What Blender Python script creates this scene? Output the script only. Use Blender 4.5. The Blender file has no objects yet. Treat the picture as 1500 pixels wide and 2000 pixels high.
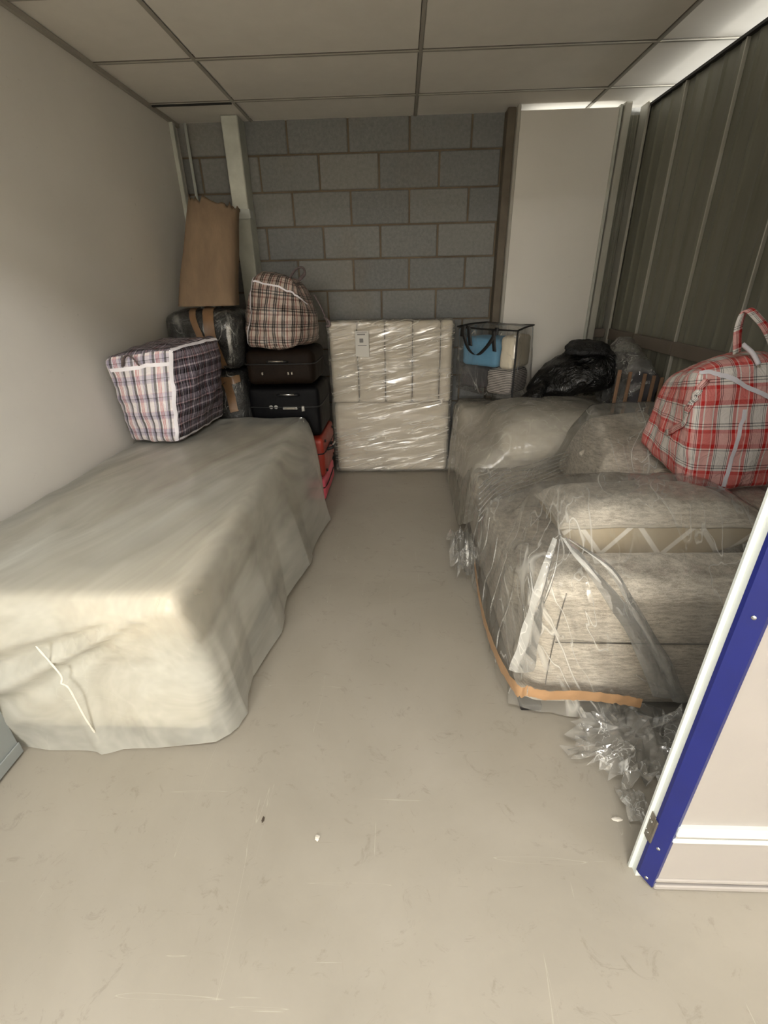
import bpy, bmesh, math, random
import numpy as np
from mathutils import Vector, Matrix, noise
random.seed(7)
sc = bpy.context.scene
C = sc.collection

# ------------------------------------------------------------------ camera, world, lights, exposure
CF, CP, CY, CR, CH = 908., math.radians(26), math.radians(2.48), math.radians(-1.19), 1.5
def _cam_axes():
    f0 = Vector((0, math.cos(CP), -math.sin(CP))); u0 = Vector((0, math.sin(CP), math.cos(CP))); r0 = Vector((1, 0, 0))
    r1 = math.cos(CR)*r0 + math.sin(CR)*u0; u1 = -math.sin(CR)*r0 + math.cos(CR)*u0
    z = Matrix.Rotation(CY, 3, 'Z')
    return z @ f0, z @ r1, z @ u1
FW, RT, UP = _cam_axes()
cam = bpy.data.objects.new('camera', bpy.data.cameras.new('camera')); C.objects.link(cam)
m = Matrix((RT, UP, -FW)).transposed().to_4x4(); m.translation = Vector((0, 0, CH)); cam.matrix_world = m
cam.data.sensor_fit = 'HORIZONTAL'; cam.data.sensor_width = 36; cam.data.lens = 36*CF/1500; cam.data.clip_start = .02
sc.camera = cam
world = bpy.data.worlds.new('world'); sc.world = world; world.use_nodes = True
world.node_tree.nodes['Background'].inputs[0].default_value = (.9, .95, 1, 1)
world.node_tree.nodes['Background'].inputs[1].default_value = .25
def area(name, loc, rot, sx, sy, power, col):
    l = bpy.data.lights.new(name, 'AREA'); l.shape = 'RECTANGLE'; l.size = sx; l.size_y = sy; l.energy = power; l.color = col
    o = bpy.data.objects.new(name, l); C.objects.link(o); o.location = loc; o.rotation_euler = rot; return o
LC = (1, .975, .935)
area('corridor_and_fill_lamp', (-.05, -.02, 2.56), (0, 0, 0), 1.2, .3, 21, LC)
area('corridor_and_fill_lamp', (-1.0, -4.0, 2.56), (0, 0, 0), 1.1, 1.1, 90, LC)  # added fill lamp, unseen, to brighten the back of the unit
area('corridor_and_fill_lamp', (-.9, -7.0, 2.56), (0, 0, 0), 1.3, 1.3, 360, LC)  # second added lamp, farther off, reaching the back at a low angle
area('corridor_and_fill_lamp', (-2.5, -.6, 2.56), (0, 0, 0), 1.1, .3, 12, LC)
area('corridor_and_fill_lamp', (2.5, -.6, 2.56), (0, 0, 0), 1.1, .3, 12, LC)
area('neighbour_lamp', (2.6, 3.0, 2.49), (0, math.radians(94), 0), .14, 3.2, 60, (1, .98, .9))
area('neighbour_lamp', (1.25, 4.22, 2.45), (math.radians(180), 0, 0), .7, .06, .35, (1, .98, .9))
sc.view_settings.view_transform = 'Standard'; sc.view_settings.look = 'None'; sc.view_settings.gamma = 1
sc.view_settings.use_curve_mapping = False
sc.view_settings.exposure = 1.15
sc.cycles.use_denoising = True
sc.cycles.max_bounces = 10; sc.cycles.diffuse_bounces = 6; sc.cycles.glossy_bounces = 4; sc.cycles.transparent_max_bounces = 24
sc.cycles.caustics_reflective = False; sc.cycles.caustics_refractive = False

# ------------------------------------------------------------------ helpers
def at_z(x, y, z=0.):
    d = FW + (x-750)/CF*RT + (1000-y)/CF*UP; t = (z-CH)/d.z; return Vector((0, 0, CH)) + t*d
def at_y(x, y, Y):
    d = FW + (x-750)/CF*RT + (1000-y)/CF*UP; t = Y/d.y; return Vector((0, 0, CH)) + t*d
def lin(c):
    return tuple((v/255/12.92 if v/255 <= .04045 else ((v/255+.055)/1.055)**2.4) for v in c[:3]) + (1,)

class NT:
    def __init__(s, name):
        s.m = bpy.data.materials.new(name); s.m.use_nodes = True; s.t = s.m.node_tree; s.n = s.t.nodes
        s.b = s.n['Principled BSDF']; s.out = s.n['Material Output']
    def add(s, typ, **kw):
        n = s.n.new(typ)
        for k, v in kw.items():
            if k[0] == '_': setattr(n, k[1:], v)
            else:
                key = k.replace('__', ' ')
                n.inputs[int(key[1:]) if key[0] == 'i' and key[1:].isdigit() else key].default_value = v
        return n
    def l(s, a, b): s.t.links.new(a, b)
    def coord(s, kind='Object', scale=(1, 1, 1), loc=(0, 0, 0)):
        c = s.add('ShaderNodeTexCoord'); mp = s.add('ShaderNodeMapping'); s.l(c.outputs[kind], mp.inputs[0])
        mp.inputs['Scale'].default_value = scale; mp.inputs['Location'].default_value = loc; return mp.outputs[0]
    def noise(s, vec, scale=5, detail=4, rough=.5, dist=0):
        n = s.add('ShaderNodeTexNoise', Scale=scale, Detail=detail, Roughness=rough, Distortion=dist); s.l(vec, n.inputs['Vector']); return n.outputs['Fac']
    def ramp(s, fac, stops, const=False):
        r = s.add('ShaderNodeValToRGB'); e = r.color_ramp.elements
        if const: r.color_ramp.interpolation = 'CONSTANT'
        while len(e) < len(stops): e.new(.5)
        for k, (p, c) in enumerate(stops):
            e[k].position = p; e[k].color = c if len(c) == 4 else lin(c)
        s.l(fac, r.inputs[0]); return r.outputs[0]
    def mix(s, fac, a, b, mode='MIX'):
        n = s.add('ShaderNodeMix', _data_type='RGBA', _blend_type=mode)
        for v, i in ((fac, 0), (a, 6), (b, 7)):
            if isinstance(v, (int, float, tuple)): n.inputs[i].default_value = v
            else: s.l(v, n.inputs[i])
        return n.outputs[2]
    def math(s, op, a, b=0., c=None):
        n = s.add('ShaderNodeMath', _operation=op)
        for k, v in enumerate((a, b) if c is None else (a, b, c)):
            if isinstance(v, (int, float)): n.inputs[k].default_value = v
            else: s.l(v, n.inputs[k])
        return n.outputs[0]
    def bump(s, h, strength=.3, dist=.01):
        b = s.add('ShaderNodeBump', Strength=strength, Distance=dist); s.l(h, b.inputs['Height']); return b.outputs[0]

def plain(name, col, rough=.5, metal=0., var=.08, vs=6, bump=0, bs=60, spec=.5):
    t = NT(name); v = t.coord(); n = t.noise(v, vs, 5, .6)
    c = lin(col); a = tuple(x*(1-var) for x in c[:3])+(1,); b = tuple(min(1, x*(1+var)) for x in c[:3])+(1,)
    t.l(t.ramp(n, [(.3, a), (.7, b)]), t.b.inputs['Base Color'])
    t.b.inputs['Roughness'].default_value = rough; t.b.inputs['Metallic'].default_value = metal; t.b.inputs['Specular IOR Level'].default_value = spec
    if bump: t.l(t.bump(t.noise(v, bs, 3), bump, .004), t.b.inputs['Normal'])
    return t.m

def film(name, haze, gloss, rough=.12, bump=.6, bscale=9, stretch=(1, 1, 1), tint=(235, 235, 230), hz=.25, hscale=5, crease_glint=.35, sheen=.25, rot=(0, 0, 0), lw=.018):
    """thin plastic: mostly see-through, milky in places, with glint lines along creases and sheen streaks painted in by noise masks"""
    t = NT(name); t.n.remove(t.b)
    c0 = t.add('ShaderNodeTexCoord'); r0 = t.add('ShaderNodeMapping'); r0.inputs['Rotation'].default_value = rot; t.l(c0.outputs['Object'], r0.inputs[0])
    r1 = t.add('ShaderNodeMapping'); r1.inputs['Scale'].default_value = stretch; t.l(r0.outputs[0], r1.inputs[0]); v = r1.outputs[0]
    n1 = t.noise(v, bscale, 1.6, .4, .25); rid = t.math('ABSOLUTE', t.math('SUBTRACT', n1, .5))
    n2 = t.noise(v, bscale*1.9, 2, .45, .3); rid2 = t.math('ABSOLUTE', t.math('SUBTRACT', n2, .5))
    h = t.math('ADD', t.math('MULTIPLY', rid, -1.), t.math('MULTIPLY', rid2, -.4))
    nrm = t.bump(h, bump, .05)
    tr = t.add('ShaderNodeBsdfTransparent'); tr.inputs[0].default_value = (1, 1, 1, 1)
    df = t.add('ShaderNodeBsdfDiffuse'); df.inputs[0].default_value = lin(tint)
    tl = t.add('ShaderNodeBsdfTranslucent'); tl.inputs[0].default_value = lin(tint)
    dm = t.add('ShaderNodeMixShader'); dm.inputs[0].default_value = .3; t.l(df.outputs[0], dm.inputs[1]); t.l(tl.outputs[0], dm.inputs[2])
    hn = t.noise(v, hscale, 4, .6, .6)
    c1 = t.ramp(rid, [(0., (1, 1, 1, 1)), (lw, (0, 0, 0, 1))]); c2 = t.ramp(rid2, [(0., (1, 1, 1, 1)), (lw*.9, (0, 0, 0, 1))])
    gate = t.ramp(t.noise(v, hscale*.9, 2, .5), [(.46, (0, 0, 0, 1)), (.6, (1, 1, 1, 1))])
    cre = t.math('MULTIPLY', t.math('MAXIMUM', c1, c2), gate)  # crease lines whitened to paint in glints
    sh = t.ramp(n2, [(.56, (0, 0, 0, 1)), (.66, (1, 1, 1, 1))])  # painted sheen streaks, bright whatever the lamp angle
    hf = t.math('ADD', t.math('MULTIPLY_ADD', t.math('SUBTRACT', hn, .5), hz*2, haze), t.math('MULTIPLY', cre, crease_glint))
    m1 = t.add('ShaderNodeMixShader'); t.l(t.math('MINIMUM', t.math('MAXIMUM', hf, 0.), .95), m1.inputs[0]); t.l(tr.outputs[0], m1.inputs[1]); t.l(dm.outputs[0], m1.inputs[2])
    gl = t.add('ShaderNodeBsdfGlossy'); gl.inputs['Roughness'].default_value = rough; t.l(nrm, gl.inputs['Normal'])
    fr = t.add('ShaderNodeFresnel', IOR=1.45)
    gf = t.math('ADD', t.math('MULTIPLY', fr.outputs[0], gloss), t.math('MULTIPLY', t.math('MULTIPLY', sh, gate), sheen))
    m2 = t.add('ShaderNodeMixShader'); t.l(t.math('MINIMUM', gf, .6), m2.inputs[0]); t.l(m1.outputs[0], m2.inputs[1]); t.l(gl.outputs[0], m2.inputs[2])
    t.l(m2.outputs[0], t.out.inputs['Surface']); return t.m

def plaid(name, pu, pv, us, vs, mixf=.5, rough=.38, off=(0, 0), mul_f=.3):
    t = NT(name); c = t.add('ShaderNodeTexCoord'); s = t.add('ShaderNodeSeparateXYZ'); t.l(c.outputs['UV'], s.inputs[0])
    fu = t.math('FRACT', t.math('MULTIPLY_ADD', s.outputs[0], 1/pu, off[0])); fv = t.math('FRACT', t.math('MULTIPLY_ADD', s.outputs[1], 1/pv, off[1]))
    a = t.ramp(fu, us, True); b = t.ramp(fv, vs, True)
    col = t.mix(mixf, a, b)
    mul = t.mix(mul_f, col, t.mix(1., a, b, 'MULTIPLY'))
    t.l(mul, t.b.inputs['Base Color']); t.b.inputs['Roughness'].default_value = rough
    v = t.coord(); n = t.noise(v, 14, 4, .6, 1.)
    w = t.math('ABSOLUTE', t.math('SUBTRACT', n, .5))
    t.l(t.bump(w, .5, .03), t.b.inputs['Normal']); return t.m

def mesh_obj(name, bm, mats, parent=None, smooth=True):
    me = bpy.data.meshes.new(name); bm.to_mesh(me); bm.free()
    for mt in (mats if isinstance(mats, (list, tuple)) else [mats]): me.materials.append(mt)
    if smooth:
        me.polygons.foreach_set('use_smooth', [True]*len(me.polygons))
    o = bpy.data.objects.new(name, me); C.objects.link(o)
    if parent is not None:
        w = Vector((0, 0, 0)); q = parent
        while q is not None: w += q.location; q = q.parent
        o.parent = parent; o.location = -w
    return o
def thing(name, label, cat, loc, group=None):
    o = bpy.data.objects.new(name, None); C.objects.link(o); o.location = loc; o.empty_display_size = .1
    o['label'] = label; o['category'] = cat
    if group: o['group'] = group
    return o
def tag(o, label, cat, group=None):
    o['label'] = label; o['category'] = cat
    if group: o['group'] = group
    return o
def struct(o): o['kind'] = 'structure'; return o

def add_box(bm, x0, x1, y0, y1, z0, z1, bev=0., seg=1, mi=0):
    b2 = bmesh.new(); bmesh.ops.create_cube(b2, size=1)
    for v in b2.verts: v.co = Vector(((x0+x1)/2+v.co.x*(x1-x0), (y0+y1)/2+v.co.y*(y1-y0), (z0+z1)/2+v.co.z*(z1-z0)))
    if bev: bmesh.ops.bevel(b2, geom=b2.edges[:], offset=bev, segments=seg, profile=.6, affect='EDGES')
    for f in b2.faces: f.material_index = mi
    me = bpy.data.meshes.new('t'); b2.to_mesh(me); b2.free(); bm.from_mesh(me); bpy.data.meshes.remove(me); return bm
def box(name, d, mat, parent=None, bev=0., seg=1):
    return mesh_obj(name, add_box(bmesh.new(), *d, bev=bev, seg=seg), mat, parent, smooth=False)
def add_tube(bm, pts, r, n=8, flat=1., mi=0, cap=True):
    """sweep a round (or flattened) section along points"""
    P = [Vector(p) for p in pts]; rings = []; up = None
    for i, p in enumerate(P):
        d = (P[min(i+1, len(P)-1)] - P[max(i-1, 0)]).normalized()
        if up is None: up = Vector((0, 0, 1)) if abs(d.z) < .9 else Vector((0, 1, 0))
        a = d.cross(up).normalized(); up = a.cross(d).normalized()
        rr = r[i] if isinstance(r, (list, tuple)) else r
        rings.append([bm.verts.new(p + a*math.cos(2*math.pi*k/n)*rr + up*math.sin(2*math.pi*k/n)*rr*flat) for k in range(n)])
    for a, b in zip(rings, rings[1:]):
        for k in range(n):
            bm.faces.new((a[k], a[(k+1) % n], b[(k+1) % n], b[k])).material_index = mi
    if cap: bm.faces.new(rings[0][::-1]); bm.faces.new(rings[-1])
    return bm
def curve(pts, n=8):
    """Catmull-Rom through points"""
    P = [Vector(p) for p in pts]; P = [2*P[0]-P[1]] + P + [2*P[-1]-P[-2]]; out = []
    for i in range(1, len(P)-2):
        for k in range(n):
            t = k/n; a, b, c, d = P[i-1:i+3]
            out.append(.5*((2*b)+(c-a)*t+(2*a-5*b+4*c-d)*t*t+(3*b-3*c+d-a)*t**3))
    out.append(P[-2]); return out
def ridge(p, s, seed=0, octv=3):
    q = Vector((p[0]*s[0]+seed*7.3, p[1]*s[1]+seed*3.1, p[2]*s[2])); a = 0; w = 1.
    for _ in range(octv):
        a += w*(1-2*abs(noise.noise(q))); q = q*2.1; w *= .5
    return a-.9
def hexa(c8, r=.03, step=.025, bulge=(0, 0, 0), amp=0., ns=(6, 6, 6), seed=0, mi=0, fm=None, soft=0., sink=0.):
    """a rounded, bulged, wrinkled block through eight corners (bottom ring then top ring, anticlockwise).
    UVs in metres: sides run round the block, v is height."""
    c = [Vector(p) for p in c8]
    L = (((c[1]-c[0]).length+(c[2]-c[3]).length+(c[5]-c[4]).length+(c[6]-c[7]).length)/4,
         ((c[3]-c[0]).length+(c[2]-c[1]).length+(c[7]-c[4]).length+(c[6]-c[5]).length)/4,
         ((c[4]-c[0]).length+(c[5]-c[1]).length+(c[6]-c[2]).length+(c[7]-c[3]).length)/4)
    h = [x/2 for x in L]; r = min(r, min(h)*.98)
    N = [max(2, int(round(x/step))) for x in L]
    bm = bmesh.new(); uvl = bm.loops.layers.uv.new('UVMap')
    def prm(k, n):   # denser near the ends
        u = -1+2*k/n; return u
    def place(a):
        p = [a[i]*h[i] for i in range(3)]
        q = [max(-(h[i]-r), min(h[i]-r, p[i])) for i in range(3)]
        d = Vector((p[0]-q[0], p[1]-q[1], p[2]-q[2]))
        if d.length > 1e-9:
            dn = d.normalized()*r; p = [q[i]+dn[i] for i in range(3)]
        u = [p[i]/h[i] for i in range(3)]
        for i in range(3):
            j, k = (i+1) % 3, (i+2) % 3
            if bulge[i]:
                w = (1-u[j]**2)*(1-u[k]**2)
                if i == 2 and u[2] < 0: w = 0
                p[i] += bulge[i]*u[i]*w
        u = [(p[i]/h[i]+1)/2 for i in range(3)]
        b = (c[0]*(1-u[0])+c[1]*u[0])*(1-u[1])+(c[3]*(1-u[0])+c[2]*u[0])*u[1]
        t = (c[4]*(1-u[0])+c[5]*u[0])*(1-u[1])+(c[7]*(1-u[0])+c[6]*u[0])*u[1]
        return b*(1-u[2])+t*u[2]
    faces = [  # (fixed axis, sign, u axis, v axis, u sign, uv offset)
        (1, -1, 0, 2, 1, 0.), (0, 1, 1, 2, 1, L[0]), (1, 1, 0, 2, -1, L[0]+L[1]), (0, -1, 1, 2, -1, 2*L[0]+L[1]),
        (2, 1, 0, 1, 1, 0.), (2, -1, 0, 1, -1, 0.)]
    for fi, (ax, sg, ua, va, us, off) in enumerate(faces):
        nu, nv = N[ua], N[va]; g = []
        for j in range(nv+1):
            row = []
            for i in range(nu+1):
                a = [0, 0, 0]; a[ax] = sg; a[ua] = prm(i, nu)*us; a[va] = prm(j, nv)
                row.append((bm.verts.new(place(a)), (off+L[ua]*i/nu, L[va]*j/nv)))
            g.append(row)
        for j in range(nv):
            for i in range(nu):
                q = [g[j][i], g[j][i+1], g[j+1][i+1], g[j+1][i]]
                f = bm.faces.new([x[0] for x in q]); f.material_index = (fm or {}).get(fi, mi)
                for lp, x in zip(f.loops, q): lp[uvl].uv = x[1]
    bmesh.ops.remove_doubles(bm, verts=bm.verts[:], dist=1e-4)
    bm.normal_update(); bmesh.ops.recalc_face_normals(bm, faces=bm.faces[:])
    if amp:
        bm.normal_update()
        for v in bm.verts: v.co += v.normal*amp*ridge(v.co, ns, seed)
    return bm
def block8(x0, x1, y0, y1, z0, z1):
    return [(x0, y0, z0), (x1, y0, z0), (x1, y1, z0), (x0, y1, z0), (x0, y0, z1), (x1, y0, z1), (x1, y1, z1), (x0, y1, z1)]
def grid_mesh(P, closed_u=False):
    """P[j][i] grid of points -> bmesh with UVs"""
    bm = bmesh.new(); uvl = bm.loops.layers.uv.new('UVMap')
    V = [[bm.verts.new(p) for p in row] for row in P]; n = len(P[0])
    for j in range(len(P)-1):
        for i in range(n if closed_u else n-1):
            i2 = (i+1) % n
            f = bm.faces.new((V[j][i], V[j][i2], V[j+1][i2], V[j+1][i]))
            for lp, (a, b) in zip(f.loops, ((i, j), (i+1, j), (i+1, j+1), (i, j+1))): lp[uvl].uv = (a*.02, b*.02)
    return bm
def cover(x0, x1, y0, y1, topz, hem, step=.03, nt=16, rnd=.04, fold=.02, ff=9., amp=.004, ns=(5, 5, 5), seed=1, outw=.01, extra=None):
    """a sheet lying over a rectangle and hanging down; hem = [(perimeter point xy), (hem xyz)] anticlockwise from (x0,y0)"""
    nx, ny = max(4, int((x1-x0)/step)), max(4, int((y1-y0)/step))
    def top(i, j):
        x = x0+(x1-x0)*i/nx; y = y0+(y1-y0)*j/ny; z = topz(x, y)
        d = min(i/nx*(x1-x0), (1-i/nx)*(x1-x0), j/ny*(y1-y0), (1-j/ny)*(y1-y0))
        if d < rnd: z -= rnd*(1-math.sqrt(max(0, 1-((rnd-d)/rnd)**2)))
        return Vector((x, y, z))
    bm = bmesh.new(); uvl = bm.loops.layers.uv.new('UVMap')
    G = [[bm.verts.new(top(i, j)) for i in range(nx+1)] for j in range(ny+1)]
    for j in range(ny):
        for i in range(nx): bm.faces.new((G[j][i], G[j][i+1], G[j+1][i+1], G[j+1][i]))
    per = [(0, i) for i in range(nx)]+[(j, nx) for j in range(ny)]+[(ny, nx-i) for i in range(nx)]+[(ny-j, 0) for j in range(ny)]
    W, D = x1-x0, y1-y0; T = 2*(W+D)
    def arc(p):
        x, y = p
        d = [(abs(y-y0), x-x0), (abs(x-x1), W+y-y0), (abs(y-y1), W+D+x1-x), (abs(x-x0), 2*W+D+y1-y)]
        return min(d)[1] % T
    K = sorted((arc(a), Vector(b)) for a, b in hem)
    def hemp(s):
        n = len(K)
        for k in range(n):
            a, b = K[k], K[(k+1) % n]; sb = b[0]+(T if k == n-1 else 0); ss = s+(T if (k == n-1 and s < a[0]) else 0)
            if a[0] <= ss <= sb:
                t = (ss-a[0])/max(1e-6, sb-a[0]); t = t*t*(3-2*t); return a[1].lerp(b[1], t)
        return K[0][1]
    rows = [[G[j][i] for j, i in per]]
    base = []
    cx, cy = (x0+x1)/2, (y0+y1)/2
    for (j, i) in per:
        p = G[j][i].co.copy(); s = arc((p.x, p.y)); nrm = Vector((0, 0, 0))
        if i == 0: nrm.x -= 1
        if i == nx: nrm.x += 1
        if j == 0: nrm.y -= 1
        if j == ny: nrm.y += 1
        base.append((p, hemp(s), s, nrm.normalized()))
    for k in range(1, nt+1):
        t = k/nt; row = []
        for p, hp, s, n in base:
            q = p.lerp(hp, t); flat = p.lerp(hp, t)
            tt = 1-(1-min(1, t*2.2))**2
            q.x = p.x+(hp.x-p.x)*(.35*tt+.65*t); q.y = p.y+(hp.y-p.y)*(.35*tt+.65*t)
            q += n*(outw*math.sin(math.pi*min(1, t*1.3)*.5))
            w = fold*(t**1.2)*(.7*math.sin(ff*s*2*math.pi/1.+2.*noise.noise(Vector((s*2, seed, 0))))*(.5+noise.noise(Vector((s*1.3, 3, seed)))) + .6*noise.noise(Vector((s*4, t*1.5, seed))))
            q += n*w
            if extra: q += extra(q, p, s, t, n)
            row.append(bm.verts.new(q))
        rows.append(row)
    n = len(per)
    for a, b in zip(rows, rows[1:]):
        for i in range(n): bm.faces.new((a[i], b[i], b[(i+1) % n], a[(i+1) % n]))
    bm.normal_update()
    for v in bm.verts: v.co += v.normal*amp*ridge(v.co, ns, seed)
    for v in bm.verts: v.co.x = max(-1.638, min(1.652, v.co.x)); v.co.z = max(.002, v.co.z)
    for f in bm.faces:
        for lp in f.loops: lp[uvl].uv = (lp.vert.co.x+lp.vert.co.z*.3, lp.vert.co.y+lp.vert.co.z)
    return bm
def crumple(cx, cy, z, sx, sy, height, n=16, seed=3, outline=None, dirn=0.):
    """loose crumpled scrap of film: jagged faceted sheet"""
    rnd = random.Random(seed); bm = bmesh.new(); P = []
    for j in range(n+1):
        row = []
        for i in range(n+1):
            u, v = -1+2*i/n, -1+2*j/n
            rr = .75+.35*noise.noise(Vector((math.atan2(v, u)*1.1, seed, 1.)))+.12*rnd.uniform(-1, 1)
            L = max(abs(u), abs(v)); R = math.hypot(u, v) or 1
            u, v = u*L/R*rr, v*L/R*rr
            x = u*sx+rnd.uniform(-.3, .3)*sx/n; y = v*sy+rnd.uniform(-.3, .3)*sy/n
            e = max(0, 1-(u*u+v*v))
            hh = height*(e**.6)*(.25+.75*max(0, ridge((x, y, 0), (9, 9, 1), seed)+.3))+rnd.uniform(0, height*.12)
            ca, sa = math.cos(dirn), math.sin(dirn)
            row.append(Vector((cx+x*ca-y*sa, cy+x*sa+y*ca, z+max(.002, hh))))
        P.append(row)
    bm = grid_mesh(P); bmesh.ops.triangulate(bm, faces=bm.faces[:]); return bm

from mathutils.bvhtree import BVHTree
def snap(o, pts, off=.004, n=6):
    """lay a smooth line of points onto the surface of a mesh object whose parent sits at the world origin offset"""
    W = Vector((0, 0, 0)); q = o
    while q is not None: W += q.location; q = q.parent
    bv = BVHTree.FromPolygons([v.co+W for v in o.data.vertices], [p.vertices[:] for p in o.data.polygons])
    out = []
    for p in curve(pts, n):
        co, nr, _, _ = bv.find_nearest(p); out.append(co+nr*off)
    return out
def ribbon_on(o, pts, w, off=.005, n=8, bm=None):
    """flat band lying on a surface"""
    P = snap(o, pts, off, n); bm = bm or bmesh.new(); u = bm.loops.layers.uv.verify()
    W = Vector((0, 0, 0)); q = o
    while q is not None: W += q.location; q = q.parent
    bv = BVHTree.FromPolygons([v.co+W for v in o.data.vertices], [p.vertices[:] for p in o.data.polygons]); V = []
    for k, p in enumerate(P):
        d = (P[min(k+1, len(P)-1)]-P[max(0, k-1)]).normalized(); _, nr, _, _ = bv.find_nearest(p); sd = d.cross(nr).normalized()*w
        row = []
        for f in (-1, 0, 1):
            co, n2, _, _ = bv.find_nearest(p+sd*f); row.append(bm.verts.new(co+n2*off))
        V.append(row)
    for k, (a, b) in enumerate(zip(V, V[1:])):
        for i in (0, 1):
            f = bm.faces.new((a[i], a[i+1], b[i+1], b[i]))
            for lp, q in zip(f.loops, ((i, k), (i+1, k), (i+1, k+1), (i, k+1))): lp[u].uv = (q[0]*w, q[1]*.012)
    return bm

# ------------------------------------------------------------------ materials
def wall_paint(name, col, scuff=.5):
    t = NT(name); v = t.coord(); n = t.noise(v, 1.3, 5, .6); big = t.ramp(n, [(.3, tuple(x*.93 for x in lin(col)[:3])+(1,)), (.7, lin(col))])
    sv = t.coord('Object', (1, 3, 9)); s = t.noise(sv, 2.6, 8, .72, 1.5); sm = t.ramp(s, [(.66, (0, 0, 0, 1)), (.74, (1, 1, 1, 1))])
    c2 = t.mix(t.math('MULTIPLY', sm, scuff), big, lin((128, 120, 110)))
    t.l(c2, t.b.inputs['Base Color']); t.b.inputs['Roughness'].default_value = .62
    t.l(t.bump(t.noise(v, 120, 2), .08, .002), t.b.inputs['Normal']); return t.m
M = {}
M['wall'] = wall_paint('white_wall_paint', (236, 233, 227), .5)
M['panel'] = wall_paint('white_panel_paint', (226, 222, 214), .1)
M['ceil'] = plain('ceiling_tile', (238, 234, 226), .8, var=.03, bump=.06, bs=200)
M['rail'] = plain('ceiling_rail_metal', (168, 164, 154), .5, var=.03)
M['dark'] = plain('dark_gap', (34, 33, 31), .7); M['gap'] = plain('grey_gap_shade', (104, 100, 92), .7)
def floor_mat():
    t = NT('screed_floor'); v = t.coord()
    n = t.noise(v, 1.1, 6, .6, .4); base = t.ramp(n, [(.25, (142, 136, 124)), (.5, (154, 148, 136)), (.75, (164, 158, 147))])
    s = t.noise(t.coord('Object', (4, 4, 1)), 3., 9, .75, 1.2); sm = t.ramp(s, [(.57, (0, 0, 0, 1)), (.70, (1, 1, 1, 1))])
    c = t.mix(t.math('MULTIPLY', sm, .55), base, lin((120, 113, 101)))
    d = t.noise(t.coord('Object', (1.2, 14, 1), (3, 1, 0)), 3.2, 6, .8, .6); dm = t.ramp(d, [(.64, (0, 0, 0, 1)), (.69, (1, 1, 1, 1))])
    c = t.mix(t.math('MULTIPLY', dm, .35), c, lin((112, 105, 95)))
    for k, (ang, sx, sy) in enumerate(((.3, 1.2, .05), (-.5, .05, 1.4), (1.2, .06, 1.1))):   # faint hair scratches
        mp = t.add('ShaderNodeMapping'); cc = t.add('ShaderNodeTexCoord'); t.l(cc.outputs['Object'], mp.inputs[0])
        mp.inputs['Rotation'].default_value = (0, 0, ang); mp.inputs['Scale'].default_value = (sx*22, sy*22, 1)
        nn = t.noise(mp.outputs[0], 1., 2, .5, .3); li = t.math('ABSOLUTE', t.math('SUBTRACT', nn, .72 if k else .70))
        lm = t.ramp(li, [(0, (1, 1, 1, 1)), (.004, (0, 0, 0, 1))])
        c = t.mix(t.math('MULTIPLY', lm, .3), c, lin((205, 198, 184)))
    t.l(c, t.b.inputs['Base Color']); t.l(t.ramp(n, [(.2, (.38, .38, .38, 1)), (.8, (.55, .55, .55, 1))]), t.b.inputs['Roughness'])
    t.l(t.bump(t.noise(v, 90, 3), .05, .003), t.b.inputs['Normal']); return t.m
M['floor'] = floor_mat()
def block_mat():
    t = NT('concrete_block'); v = t.coord(); g = t.add('ShaderNodeNewGeometry')
    r = t.ramp(g.outputs['Random Per Island'], [(0, (118, 120, 122)), (.5, (130, 131, 131)), (1, (142, 141, 138))])
    n = t.noise(v, 45, 4, .7); c = t.mix(.35, r, t.ramp(n, [(.3, (92, 93, 92)), (.7, (150, 150, 144))]))
    st = t.noise(v, 2.2, 5, .6); c = t.mix(t.math('MULTIPLY', t.ramp(st, [(.5, (0, 0, 0, 1)), (.75, (1, 1, 1, 1))]), .25), c, lin((128, 112, 90)))
    t.l(c, t.b.inputs['Base Color']); t.b.inputs['Roughness'].default_value = .9; t.l(t.bump(n, .35, .004), t.b.inputs['Normal']); return t.m
M['block'] = block_mat(); M['mortar'] = plain('mortar', (112, 100, 84), .95, var=.25, vs=4, bump=.5, bs=60)
def steel_mat():
    t = NT('liner_sheet'); v = t.coord('Object', (1, 1, .15)); n = t.noise(v, 5, 4, .6)
    t.l(t.ramp(n, [(.3, (122, 121, 108)), (.7, (140, 139, 126))]), t.b.inputs['Base Color'])
    t.b.inputs['Metallic'].default_value = .15; t.b.inputs['Roughness'].default_value = .42; return t.m
M['sheet'] = steel_mat()
M['seam'] = plain('galvanised_seam', (186, 184, 174), .4, .3)
M['galv'] = plain('galvanised_post', (200, 203, 194), .42, .35, var=.12, vs=9)
M['brown_rail'] = plain('brown_grey_rail', (118, 108, 98), .5)
M['timber'] = plain('stained_timber', (104, 95, 82), .7, var=.15, vs=10)
def fabric(name, a, b, sc=260, st=(1, 1, 4)):
    t = NT(name); v = t.coord('Object', st); n = t.noise(v, sc, 3, .7); n2 = t.noise(t.coord('Object', (1, 1, 5)), 26, 6, .75)
    k = t.math('MULTIPLY_ADD', n2, .7, t.math('MULTIPLY', n, .45))
    t.l(t.ramp(k, [(.44, a), (.55, tuple((x+y)/2 for x, y in zip(a, b))), (.66, b)]), t.b.inputs['Base Color'])
    t.b.inputs['Roughness'].default_value = .9; t.b.inputs['Sheen Weight'].default_value = .25
    t.l(t.bump(n, .4, .004), t.b.inputs['Normal']); return t.m
M['sofa'] = fabric('beige_chenille', (150, 139, 122), (226, 217, 200))
M['sofa_x'] = fabric('beige_chenille_smooth', (186, 176, 157), (206, 197, 179))
M['cream'] = plain('cream_mattress_cloth', (232, 220, 196), .85, var=.05, bump=.15, bs=150)
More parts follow.
